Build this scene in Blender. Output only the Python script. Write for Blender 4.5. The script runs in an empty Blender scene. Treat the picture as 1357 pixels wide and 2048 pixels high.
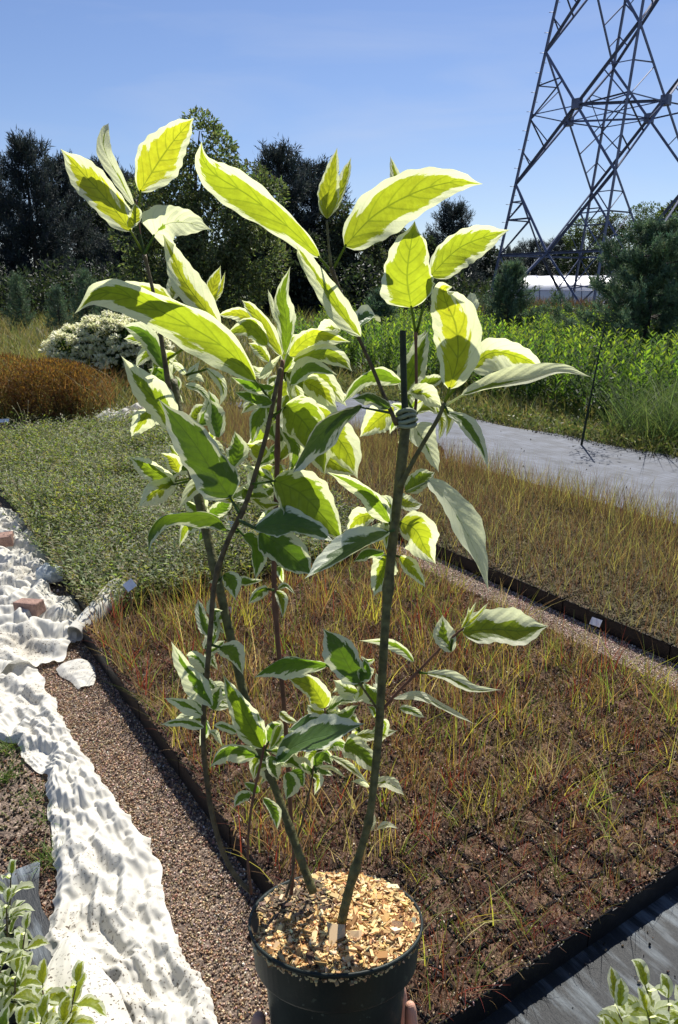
import bpy, math, random
import numpy as np
from mathutils import Vector, Matrix, noise as mnoise
R = math.radians
random.seed(7)
rng = np.random.default_rng(11)
S = bpy.context.scene
COL = S.collection

# ------------------------------------------------------------------ camera
PITCH = R(16.7)
CAMH = 1.5
cd = bpy.data.cameras.new('camera')
cam = bpy.data.objects.new('camera', cd)
COL.objects.link(cam)
cam.location = (0, 0, CAMH)
cam.rotation_euler = (R(90) - PITCH, 0, 0)
cd.sensor_fit = 'VERTICAL'
cd.sensor_height = 36.0
cd.lens = 36.0 * 1500 / 2048
cd.clip_start = 0.05
cd.clip_end = 2000
S.camera = cam

# ------------------------------------------------------------------ sky and sun
SUN_EL, SUN_AZ = R(52), R(17)
w = bpy.data.worlds.new("World")
S.world = w
w.use_nodes = True
nt = w.node_tree
nt.nodes.clear()
wo = nt.nodes.new('ShaderNodeOutputWorld')
bg = nt.nodes.new('ShaderNodeBackground')
sky = nt.nodes.new('ShaderNodeTexSky')
sky.sky_type = 'NISHITA'
sky.sun_disc = False
sky.sun_elevation = SUN_EL
sky.sun_rotation = SUN_AZ
sky.air_density = 1.0
sky.dust_density = 0.2
sky.ozone_density = 2.2
tc = nt.nodes.new('ShaderNodeTexCoord')
mp = nt.nodes.new('ShaderNodeMapping')
mp.inputs['Scale'].default_value = (1.0, 1.6, 6.0)
mp.inputs['Rotation'].default_value = (0.0, 0.5, 0.3)
nz = nt.nodes.new('ShaderNodeTexNoise')
nz.inputs['Scale'].default_value = 2.6
nz.inputs['Detail'].default_value = 6
nz.inputs['Distortion'].default_value = 0.6
cr = nt.nodes.new('ShaderNodeValToRGB')
cr.color_ramp.elements[0].position = 0.5
cr.color_ramp.elements[0].color = (0, 0, 0, 1)
cr.color_ramp.elements[1].position = 0.85
cr.color_ramp.elements[1].color = (0.3, 0.3, 0.3, 1)
mx = nt.nodes.new('ShaderNodeMixRGB')
mx.inputs['Color2'].default_value = (6.6, 7.2, 8.6, 1)
tint = nt.nodes.new('ShaderNodeMixRGB')
tint.blend_type = 'MULTIPLY'
tint.inputs['Fac'].default_value = 1.0
tint.inputs['Color2'].default_value = (0.90, 0.93, 1.12, 1)
L = nt.links.new
L(tc.outputs['Generated'], mp.inputs['Vector'])
L(mp.outputs['Vector'], nz.inputs['Vector'])
L(nz.outputs['Fac'], cr.inputs['Fac'])
L(cr.outputs['Color'], mx.inputs['Fac'])
L(sky.outputs['Color'], tint.inputs['Color1'])
L(tint.outputs['Color'], mx.inputs['Color1'])
L(mx.outputs['Color'], bg.inputs['Color'])
bg.inputs['Strength'].default_value = 0.064
L(bg.outputs['Background'], wo.inputs['Surface'])

sl = bpy.data.lights.new('sun', 'SUN')
sl.energy = 5.0
sl.angle = R(0.5)
sl.color = (1.0, 0.95, 0.87)
so = bpy.data.objects.new('sun', sl)
COL.objects.link(so)
so.location = (5, 20, 30)
sd = Vector((math.sin(SUN_AZ) * math.cos(SUN_EL), math.cos(SUN_AZ) * math.cos(SUN_EL), math.sin(SUN_EL)))
so.rotation_euler = sd.to_track_quat('Z', 'Y').to_euler()
S.view_settings.view_transform = 'Standard'
S.view_settings.look = 'None'
S.view_settings.exposure = 0.6
S.view_settings.gamma = 1.0
try:
    S.cycles.max_bounces = 6
    S.cycles.transparent_max_bounces = 6
    S.cycles.diffuse_bounces = 3
    S.cycles.use_denoising = True
except Exception:
    pass

# ------------------------------------------------------------------ helpers
CAM = np.array([0, 0, CAMH])
FWD = np.array([0, math.cos(PITCH), -math.sin(PITCH)])
UPV = np.array([0, math.sin(PITCH), math.cos(PITCH)])


def ray(px, py):
    return FWD + np.array([1.0, 0, 0]) * ((px - 678.5) / 1500) + UPV * (-(py - 1024) / 1500)


def onz(px, py, z=0.0):
    d = ray(px, py)
    return CAM + d * ((z - CAMH) / d[2])


# the hand-held plant leans a little away: its own plane
TILT = R(14)
PC = CAM + ray(672, 1838) * 0.83
AX = np.array([0.0, math.sin(TILT), math.cos(TILT)])
NB = np.array([0.0, math.cos(TILT), -math.sin(TILT)])   # away from the viewer


def onp(px, py, off=0.0):
    d = ray(px, py)
    q = PC + NB * off
    return CAM + d * (np.dot(q - CAM, NB) / np.dot(d, NB))


def dep(p):
    return float(np.dot(np.asarray(p) - CAM, FWD))


def at(px, D, z=3.0):
    return (px - 678.5) / 1500 * (D * math.cos(PITCH) - (z - CAMH) * math.sin(PITCH))


def hz(py, D):
    return CAMH + D * math.tan(math.atan((1024 - py) / 1500) - PITCH)


GA = np.array([math.cos(R(33)), math.sin(R(33))])
GB = np.array([-math.sin(R(33)), math.cos(R(33))])


def G(a, b, z=0.0):
    p = GA * a + GB * b
    return (float(p[0]), float(p[1]), z)


class MB:
    """collects vertices, quads and triangles with a per-point tint"""
    def __init__(s):
        s.v, s.q, s.t, s.c, s.n, s.uv = [], [], [], [], 0, None

    def add(s, V, Q=None, T=None, col=None):
        V = np.asarray(V, float).reshape(-1, 3)
        if Q is not None and len(Q):
            s.q.append(np.asarray(Q, int).reshape(-1, 4) + s.n)
        if T is not None and len(T):
            s.t.append(np.asarray(T, int).reshape(-1, 3) + s.n)
        if col is None:
            col = np.ones((len(V), 3)) * 0.5
        col = np.asarray(col, float)
        if col.ndim == 1:
            col = np.tile(col, (len(V), 1))
        s.v.append(V)
        s.c.append(col)
        s.n += len(V)

    def mesh(s, name, smooth=True, off=(0, 0, 0)):
        V = np.concatenate(s.v) - np.asarray(off, float)
        q = np.concatenate(s.q) if s.q else np.zeros((0, 4), int)
        t = np.concatenate(s.t) if s.t else np.zeros((0, 3), int)
        me = bpy.data.meshes.new(name)
        me.vertices.add(len(V))
        me.vertices.foreach_set('co', V.astype(np.float32).ravel())
        loops = np.concatenate([q.ravel(), t.ravel()]).astype(np.int32)
        me.loops.add(len(loops))
        me.loops.foreach_set('vertex_index', loops)
        me.polygons.add(len(q) + len(t))
        st = np.concatenate([np.arange(len(q)) * 4, len(q) * 4 + np.arange(len(t)) * 3]).astype(np.int32)
        me.polygons.foreach_set('loop_start', st)
        me.update(calc_edges=True)
        me.polygons.foreach_set('use_smooth', np.full(len(q) + len(t), smooth))
        ca = me.color_attributes.new('tint', 'FLOAT_COLOR', 'POINT')
        C = np.concatenate([np.concatenate(s.c), np.ones((len(V), 1))], 1)
        ca.data.foreach_set('color', C.astype(np.float32).ravel())
        if s.uv is not None:
            uvl = me.uv_layers.new(name='UVMap')
            U = np.concatenate(s.uv)[loops]
            uvl.data.foreach_set('uv', U.astype(np.float32).ravel())
        return me

    def build(s, name, mat, parent=None, smooth=True, origin=(0, 0, 0)):
        me = s.mesh(name, smooth, origin)
        me.materials.append(mat)
        return link(name, me, parent)


def link(name, me, parent=None):
    o = bpy.data.objects.new(name, me)
    COL.objects.link(o)
    if parent is not None:
        o.parent = parent
    return o


def tag(o, label=None, cat=None, group=None, kind=None):
    if label:
        o['label'] = label
    if cat:
        o['category'] = cat
    if group:
        o['group'] = group
    if kind:
        o['kind'] = kind
    return o


def empty(name, loc, rz=0.0):
    o = bpy.data.objects.new(name, None)
    COL.objects.link(o)
    o.location = loc
    o.rotation_euler = (0, 0, rz)
    o.empty_display_size = 0.1
    return o


def copy_tree(o, parent=None):
    c = o.copy()
    COL.objects.link(c)
    c.parent = parent
    for ch in list(o.children):
        copy_tree(ch, c)
    return c


def nrm(a):
    return a / np.maximum(np.linalg.norm(a, axis=-1, keepdims=True), 1e-9)


def catmull(pts, n):
    P = np.asarray(pts, float)
    if len(P) == 2:
        t = np.linspace(0, 1, n)[:, None]
        return P[0] * (1 - t) + P[1] * t
    E = np.vstack([2 * P[0] - P[1], P, 2 * P[-1] - P[-2]])
    seg = len(P) - 1
    out = []
    for i in range(n):
        u = i / (n - 1) * seg
        k = min(int(u), seg - 1)
        t = u - k
        p0, p1, p2, p3 = E[k], E[k + 1], E[k + 2], E[k + 3]
        out.append(0.5 * ((2 * p1) + (-p0 + p2) * t + (2 * p0 - 5 * p1 + 4 * p2 - p3) * t * t + (-p0 + 3 * p1 - 3 * p2 + p3) * t ** 3))
    return np.array(out)


def tube(mb, pts, rad, sides=8, col=(0.5, 0.5, 0.5), cap=True):
    P = np.asarray(pts, float)
    n = len(P)
    rad = np.broadcast_to(np.asarray(rad, float), (n,))
    T = nrm(np.gradient(P, axis=0))
    ref = np.array([0.31, 0.2, 0.93])
    if abs(np.dot(T[0], ref)) > 0.9:
        ref = np.array([1.0, 0.1, 0])
    Nn = nrm(np.cross(T, ref))
    B = np.cross(T, Nn)
    a = np.linspace(0, 2 * np.pi, sides, endpoint=False)
    V = P[:, None] + rad[:, None, None] * (np.cos(a)[None, :, None] * Nn[:, None] + np.sin(a)[None, :, None] * B[:, None])
    idx = np.arange(n * sides).reshape(n, sides)
    q = np.stack([idx[:-1], np.roll(idx, -1, 1)[:-1], np.roll(idx, -1, 1)[1:], idx[1:]], -1).reshape(-1, 4)
    V = V.reshape(-1, 3)
    T3 = None
    if cap:
        V = np.vstack([V, P[0], P[-1]])
        a0, a1 = n * sides, n * sides + 1
        T3 = [[a0, idx[0][(i + 1) % sides], idx[0][i]] for i in range(sides)] + [[a1, idx[-1][i], idx[-1][(i + 1) % sides]] for i in range(sides)]
    mb.add(V, q, T3, col)


def box(mb, c, s, rz=0.0, col=(0.5, 0.5, 0.5), jit=0.0):
    V = np.array([[x, y, z] for x in (-1, 1) for y in (-1, 1) for z in (-1, 1)], float) * np.asarray(s) / 2
    if jit:
        V += rng.normal(0, jit, V.shape)
    cr_, sr_ = math.cos(rz), math.sin(rz)
    V = V @ np.array([[cr_, sr_, 0], [-sr_, cr_, 0], [0, 0, 1]]) + np.asarray(c)
    Q = [[0, 1, 3, 2], [4, 6, 7, 5], [0, 4, 5, 1], [2, 3, 7, 6], [0, 2, 6, 4], [1, 5, 7, 3]]
    mb.add(V, Q, None, col)


def rvec(n):
    return nrm(rng.normal(size=(n, 3)))


def leafquads(mb, P, D, ln, wd, col, nup=None, bend=0.15):
    """bent rhombic leaves: one quad each"""
    n = len(P)
    D = nrm(D)
    U = rvec(n) if nup is None else nrm(nup + rvec(n) * 0.5)
    Sd = nrm(np.cross(D, U))
    Nn = np.cross(Sd, D)
    ln = np.broadcast_to(ln, (n,))[:, None]
    wd = np.broadcast_to(wd, (n,))[:, None]
    v0 = P
    v1 = P + D * ln * 0.42 + Sd * wd * 0.5 + Nn * ln * bend
    v2 = P + D * ln
    v3 = P + D * ln * 0.42 - Sd * wd * 0.5 + Nn * ln * bend
    V = np.stack([v0, v1, v2, v3], 1).reshape(-1, 3)
    Q = np.arange(n * 4).reshape(-1, 4)
    mb.add(V, Q, None, np.repeat(col, 4, 0))


def blades(mb, P, H, hgt, wid, lean, col, curl=0.3, tipcol=None):
    """grass blades, three segments each; H heading angle"""
    n = len(P)
    hd = np.stack([np.cos(H), np.sin(H), np.zeros(n)], 1)
    fa = rng.uniform(0, 2 * np.pi, n)
    sd_ = np.stack([np.cos(fa), np.sin(fa), np.zeros(n)], 1)
    hgt = np.broadcast_to(hgt, (n,))[:, None]
    wid = np.broadcast_to(wid, (n,))[:, None]
    lean = np.broadcast_to(lean, (n,))[:, None]
    rows, cols = [], []
    for i, t in enumerate((0, 0.35, 0.7, 1.0)):
        x = hgt * (lean * t + curl * lean * t * t * 1.5)
        z = hgt * (t - 0.35 * np.minimum(lean, 1.2) * t * t)
        c = P + hd * x + np.array([0, 0, 1.0]) * z
        ww = wid * (1 - t * 0.92) * 0.5
        rows += [c - sd_ * ww, c + sd_ * ww]
        cc = col if tipcol is None else col * (1 - t) + tipcol * t
        cols += [cc, cc]
    V = np.stack(rows, 1).reshape(-1, 3)
    C = np.stack(cols, 1).reshape(-1, 3)
    b = (np.arange(n) * 8)[:, None]
    Q = np.concatenate([b + np.array([0, 1, 3, 2]), b + np.array([2, 3, 5, 4]), b + np.array([4, 5, 7, 6])], 0)
    mb.add(V, Q, None, C)


def pal(n, cols, jit=0.15, wts=None):
    cols = np.asarray(cols, float)
    i = rng.choice(len(cols), n, p=wts)
    return np.clip(cols[i] * (1 + rng.normal(0, jit, (n, 1))) * (1 + rng.normal(0, jit * 0.3, (n, 3))), 0.003, 0.95)


# ------------------------------------------------------------------ materials
def mat(name, base=(0.5, 0.5, 0.5), rough=0.8, spec=0.3, use_tint=False, transl=0.0, metal=0.0, noise_scale=None, noise_amt=0.3,
        bump=0.0, bump_scale=60, tcol=None, sat=1.0):
    m = bpy.data.materials.new(name)
    m.use_nodes = True
    n = m.node_tree
    n.nodes.clear()
    lk = n.links.new
    out = n.nodes.new('ShaderNodeOutputMaterial')
    p = n.nodes.new('ShaderNodeBsdfPrincipled')
    p.inputs['Roughness'].default_value = rough
    p.inputs['Specular IOR Level'].default_value = spec
    p.inputs['Metallic'].default_value = metal
    p.inputs['Base Color'].default_value = (*base, 1)
    csock = None
    if use_tint:
        at_ = n.nodes.new('ShaderNodeVertexColor')
        at_.layer_name = 'tint'
        csock = at_.outputs['Color']
    tcn = n.nodes.new('ShaderNodeTexCoord')
    if noise_scale:
        nz_ = n.nodes.new('ShaderNodeTexNoise')
        nz_.inputs['Scale'].default_value = noise_scale
        nz_.inputs['Detail'].default_value = 6
        lk(tcn.outputs['Object'], nz_.inputs['Vector'])
        mr = n.nodes.new('ShaderNodeMapRange')
        mr.inputs['From Min'].default_value = 0.3
        mr.inputs['From Max'].default_value = 0.7
        mr.inputs['To Min'].default_value = 1 - noise_amt
        mr.inputs['To Max'].default_value = 1 + noise_amt
        lk(nz_.outputs['Fac'], mr.inputs['Value'])
        mu = n.nodes.new('ShaderNodeMixRGB')
        mu.blend_type = 'MULTIPLY'
        mu.inputs['Fac'].default_value = 1
        if csock:
            lk(csock, mu.inputs['Color1'])
        else:
            mu.inputs['Color1'].default_value = (*base, 1)
        lk(mr.outputs['Result'], mu.inputs['Color2'])
        csock = mu.outputs['Color']
    if csock:
        lk(csock, p.inputs['Base Color'])
    if bump:
        nb_ = n.nodes.new('ShaderNodeTexNoise')
        nb_.inputs['Scale'].default_value = bump_scale
        nb_.inputs['Detail'].default_value = 5
        lk(tcn.outputs['Object'], nb_.inputs['Vector'])
        bp = n.nodes.new('ShaderNodeBump')
        bp.inputs['Strength'].default_value = bump
        bp.inputs['Distance'].default_value = 0.01
        lk(nb_.outputs['Fac'], bp.inputs['Height'])
        lk(bp.outputs['Normal'], p.inputs['Normal'])
    if transl:
        tr = n.nodes.new('ShaderNodeBsdfTranslucent')
        if tcol:
            mt = n.nodes.new('ShaderNodeMixRGB')
            mt.blend_type = 'MULTIPLY'
            mt.inputs['Fac'].default_value = 1
            mt.inputs['Color2'].default_value = (*tcol, 1)
            if csock:
                lk(csock, mt.inputs['Color1'])
            else:
                mt.inputs['Color1'].default_value = (*base, 1)
            lk(mt.outputs['Color'], tr.inputs['Color'])
        elif csock:
            lk(csock, tr.inputs['Color'])
        else:
            tr.inputs['Color'].default_value = (*base, 1)
        ms = n.nodes.new('ShaderNodeMixShader')
        ms.inputs['Fac'].default_value = transl
        lk(p.outputs['BSDF'], ms.inputs[1])
        lk(tr.outputs['BSDF'], ms.inputs[2])
        lk(ms.outputs['Shader'], out.inputs['Surface'])
    else:
        lk(p.outputs['BSDF'], out.inputs['Surface'])
    return m


M_TREE = mat('tree_foliage', use_tint=True, rough=0.6, spec=0.3, transl=0.3, tcol=(1.5, 1.7, 0.7))
M_CONIFER = mat('needle_foliage', use_tint=True, rough=0.65, spec=0.2, transl=0.25)
M_GRASS = mat('grass_blades', use_tint=True, rough=0.55, spec=0.3, transl=0.4, tcol=(1.3, 1.3, 0.9))
M_HERB = mat('herb_leaves', use_tint=True, rough=0.55, spec=0.35, transl=0.4, tcol=(1.8, 2.0, 0.6))
M_BARK = mat('bark', (0.07, 0.06, 0.05), rough=0.9, noise_scale=8, bump=0.5, bump_scale=20)
M_CHIP = mat('chips', use_tint=True, rough=0.85, spec=0.2)
M_SOIL = mat('soil', use_tint=True, rough=0.95, spec=0.15, noise_scale=90, noise_amt=0.5, bump=0.8, bump_scale=250)
M_PLASTIC = mat('black_plastic', (0.008, 0.008, 0.009), rough=0.5, spec=0.35, noise_scale=40, noise_amt=0.4, bump=0.15, bump_scale=90)
M_STEEL = mat('galvanised_steel', (0.15, 0.17, 0.25), rough=0.5, metal=0.3, noise_scale=3, noise_amt=0.25)
M_BRICK = mat('fired_brick', (0.30, 0.19, 0.15), rough=0.9, noise_scale=40, bump=0.6, bump_scale=120)
M_LABEL = mat('white_label_card', (0.78, 0.8, 0.82), rough=0.5, noise_scale=30, noise_amt=0.06)
M_SKIN = mat('skin', (0.55, 0.31, 0.22), rough=0.55, noise_scale=60, noise_amt=0.08, bump=0.1, bump_scale=300)
M_SLEEVE = mat('sleeve_cloth', (0.05, 0.06, 0.09), rough=0.9, noise_scale=50, bump=0.3, bump_scale=400)
M_FLOWER = mat('white_petals', use_tint=True, rough=0.7, transl=0.5)


def m_pot():
    m = mat('pot_plastic', (0.014, 0.021, 0.018), rough=0.5, spec=0.3, noise_scale=14, noise_amt=0.55, bump=0.12, bump_scale=40)
    n = m.node_tree
    p = [x for x in n.nodes if x.type == 'BSDF_PRINCIPLED'][0]
    t = n.nodes.new('ShaderNodeTexNoise')
    t.inputs['Scale'].default_value = 120
    c = n.nodes.new('ShaderNodeValToRGB')
    c.color_ramp.elements[0].position = 0.66
    c.color_ramp.elements[0].color = (0, 0, 0, 1)
    c.color_ramp.elements[1].position = 0.72
    c.color_ramp.elements[1].color = (0.6, 0.6, 0.6, 1)
    old = p.inputs['Base Color'].links[0].from_socket
    mxn = n.nodes.new('ShaderNodeMixRGB')
    mxn.inputs['Color2'].default_value = (0.10, 0.12, 0.09, 1)
    tcn = [x for x in n.nodes if x.type == 'TEX_COORD'][0]
    n.links.new(tcn.outputs['Object'], t.inputs['Vector'])
    n.links.new(t.outputs['Fac'], c.inputs['Fac'])
    n.links.new(c.outputs['Color'], mxn.inputs['Fac'])
    n.links.new(old, mxn.inputs['Color1'])
    n.links.new(mxn.outputs['Color'], p.inputs['Base Color'])
    return m


M_POT = m_pot()


def m_fabric(name, base, rough, streak, spec=0.5):
    """woven ground cover sheet: fine weave, dusty scuffs, and sheen painted into the colour as pale streaks"""
    m = bpy.data.materials.new(name)
    m.use_nodes = True
    n = m.node_tree
    p = n.nodes['Principled BSDF']
    lk = n.links.new
    tcn = n.nodes.new('ShaderNodeTexCoord')
    mp_ = n.nodes.new('ShaderNodeMapping')
    mp_.inputs['Rotation'].default_value = (0, 0, R(-33))
    lk(tcn.outputs['Object'], mp_.inputs['Vector'])
    mp2 = n.nodes.new('ShaderNodeMapping')
    mp2.inputs['Scale'].default_value = (14, 1.6, 1)
    lk(mp_.outputs['Vector'], mp2.inputs['Vector'])
    a = n.nodes.new('ShaderNodeTexNoise')
    a.inputs['Scale'].default_value = 2.2
    a.inputs['Detail'].default_value = 9
    a.inputs['Roughness'].default_value = 0.65
    lk(mp2.outputs['Vector'], a.inputs['Vector'])
    b = n.nodes.new('ShaderNodeTexNoise')
    b.inputs['Scale'].default_value = 5
    b.inputs['Detail'].default_value = 8
    lk(tcn.outputs['Object'], b.inputs['Vector'])
    rp = n.nodes.new('ShaderNodeValToRGB')
    rp.color_ramp.elements[0].position = 0.38 if streak < 4 else 0.5
    rp.color_ramp.elements[0].color = (*[c * 0.75 for c in base], 1)
    rp.color_ramp.elements[1].position = 0.68
    rp.color_ramp.elements[1].color = (*[min(c * streak, 0.8) for c in base], 1)
    ad = n.nodes.new('ShaderNodeMixRGB')
    ad.inputs['Fac'].default_value = 0.45
    lk(a.outputs['Fac'], ad.inputs['Color1'])
    lk(b.outputs['Fac'], ad.inputs['Color2'])
    lk(ad.outputs['Color'], rp.inputs['Fac'])
    lk(rp.outputs['Color'], p.inputs['Base Color'])
    p.inputs['Roughness'].default_value = rough
    p.inputs['Specular IOR Level'].default_value = spec
    wv = n.nodes.new('ShaderNodeTexNoise')
    wv.inputs['Scale'].default_value = 9
    wv.inputs['Detail'].default_value = 10
    wv.inputs['Roughness'].default_value = 0.7
    lk(mp2.outputs['Vector'], wv.inputs['Vector'])
    bp = n.nodes.new('ShaderNodeBump')
    bp.inputs['Strength'].default_value = 0.5
    bp.inputs['Distance'].default_value = 0.01
    lk(wv.outputs['Fac'], bp.inputs['Height'])
    lk(bp.outputs['Normal'], p.inputs['Normal'])
    return m


M_PATHFAB = m_fabric('grey_woven_sheet', (0.052, 0.060, 0.078), 0.65, 2.5, 0.28)
M_BLACKFAB = m_fabric('black_woven_sheet', (0.022, 0.026, 0.029), 0.5, 9.0, 0.35)


def m_ground():
    m = bpy.data.materials.new('ground_soil_and_grass')
    m.use_nodes = True
    n = m.node_tree
    p = n.nodes['Principled BSDF']
    lk = n.links.new
    tcn = n.nodes.new('ShaderNodeTexCoord')
    a = n.nodes.new('ShaderNodeTexNoise')
    a.inputs['Scale'].default_value = 0.5
    a.inputs['Detail'].default_value = 8
    b = n.nodes.new('ShaderNodeTexNoise')
    b.inputs['Scale'].default_value = 60
    b.inputs['Detail'].default_value = 6
    lk(tcn.outputs['Object'], a.inputs['Vector'])
    lk(tcn.outputs['Object'], b.inputs['Vector'])
    r1 = n.nodes.new('ShaderNodeValToRGB')
    e = r1.color_ramp.elements
    e[0].position = 0.35
    e[0].color = (0.05, 0.07, 0.022, 1)
    e[1].position = 0.65
    e[1].color = (0.12, 0.10, 0.05, 1)
    r2 = n.nodes.new('ShaderNodeValToRGB')
    e = r2.color_ramp.elements
    e[0].position = 0.35
    e[0].color = (0.5, 0.5, 0.5, 1)
    e[1].position = 0.7
    e[1].color = (1.4, 1.3, 1.2, 1)
    mu = n.nodes.new('ShaderNodeMixRGB')
    mu.blend_type = 'MULTIPLY'
    mu.inputs['Fac'].default_value = 1
    lk(a.outputs['Fac'], r1.inputs['Fac'])
    lk(b.outputs['Fac'], r2.inputs['Fac'])
    lk(r1.outputs['Color'], mu.inputs['Color1'])
    lk(r2.outputs['Color'], mu.inputs['Color2'])
    lk(mu.outputs['Color'], p.inputs['Base Color'])
    p.inputs['Roughness'].default_value = 0.95
    bp = n.nodes.new('ShaderNodeBump')
    bp.inputs['Strength'].default_value = 0.6
    bp.inputs['Distance'].default_value = 0.02
    lk(b.outputs['Fac'], bp.inputs['Height'])
    lk(bp.outputs['Normal'], p.inputs['Normal'])
    return m


def m_gravel(name, c0, c1, c2, scale=120):
    m = bpy.data.materials.new(name)
    m.use_nodes = True
    n = m.node_tree
    p = n.nodes['Principled BSDF']
    lk = n.links.new
    tcn = n.nodes.new('ShaderNodeTexCoord')
    v = n.nodes.new('ShaderNodeTexVoronoi')
    v.inputs['Scale'].default_value = scale
    lk(tcn.outputs['Object'], v.inputs['Vector'])
    r = n.nodes.new('ShaderNodeValToRGB')
    r.color_ramp.interpolation = 'CONSTANT'
    e = r.color_ramp.elements
    e[0].position = 0
    e[0].color = (*c0, 1)
    e[1].position = 0.45
    e[1].color = (*c1, 1)
    x = e.new(0.8)
    x.color = (*c2, 1)
    lk(v.outputs['Color'], r.inputs['Fac'])
    lk(r.outputs['Color'], p.inputs['Base Color'])
    bp = n.nodes.new('ShaderNodeBump')
    bp.inputs['Strength'].default_value = 1.0
    bp.inputs['Distance'].default_value = 0.006
    bp.invert = True
    lk(v.outputs['Distance'], bp.inputs['Height'])
    lk(bp.outputs['Normal'], p.inputs['Normal'])
    p.inputs['Roughness'].default_value = 0.9
    return m


M_GRAVEL = m_gravel('path_gravel', (0.11, 0.078, 0.058), (0.2, 0.145, 0.105), (0.36, 0.28, 0.21), 150)


def m_fleece():
    m = mat('fleece_cloth', (0.70, 0.69, 0.64), rough=0.85, spec=0.2, transl=0.18)
    n = m.node_tree
    p = [x for x in n.nodes if x.type == 'BSDF_PRINCIPLED'][0]
    lk = n.links.new
    tcn = [x for x in n.nodes if x.type == 'TEX_COORD'][0]
    t = n.nodes.new('ShaderNodeTexNoise')
    t.inputs['Scale'].default_value = 150
    t.inputs['Detail'].default_value = 3
    g = n.nodes.new('ShaderNodeTexNoise')
    g.inputs['Scale'].default_value = 5
    g.inputs['Detail'].default_value = 4
    lk(tcn.outputs['Object'], t.inputs['Vector'])
    lk(tcn.outputs['Object'], g.inputs['Vector'])
    c = n.nodes.new('ShaderNodeValToRGB')
    c.color_ramp.elements[0].position = 0.60
    c.color_ramp.elements[0].color = (0, 0, 0, 1)
    c.color_ramp.elements[1].position = 0.63
    c.color_ramp.elements[1].color = (1, 1, 1, 1)
    c2 = n.nodes.new('ShaderNodeValToRGB')
    c2.color_ramp.elements[0].position = 0.45
    c2.color_ramp.elements[1].position = 0.6
    mu = n.nodes.new('ShaderNodeMath')
    mu.operation = 'MULTIPLY'
    lk(t.outputs['Fac'], c.inputs['Fac'])
    lk(g.outputs['Fac'], c2.inputs['Fac'])
    lk(c.outputs['Color'], mu.inputs[0])
    lk(c2.outputs['Color'], mu.inputs[1])
    st = n.nodes.new('ShaderNodeMixRGB')
    st.inputs['Color1'].default_value = (0.70, 0.68, 0.60, 1)
    st.inputs['Color2'].default_value = (0.56, 0.52, 0.43, 1)
    c3 = n.nodes.new('ShaderNodeValToRGB')
    c3.color_ramp.elements[0].position = 0.52
    c3.color_ramp.elements[1].position = 0.75
    lk(g.outputs['Fac'], c3.inputs['Fac'])
    lk(c3.outputs['Color'], st.inputs['Fac'])
    mx_ = n.nodes.new('ShaderNodeMixRGB')
    mx_.inputs['Color2'].default_value = (0.10, 0.075, 0.05, 1)
    lk(mu.outputs[0], mx_.inputs['Fac'])
    lk(st.outputs['Color'], mx_.inputs['Color1'])
    lk(mx_.outputs['Color'], p.inputs['Base Color'])
    return m


M_FLEECE = m_fleece()


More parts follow.
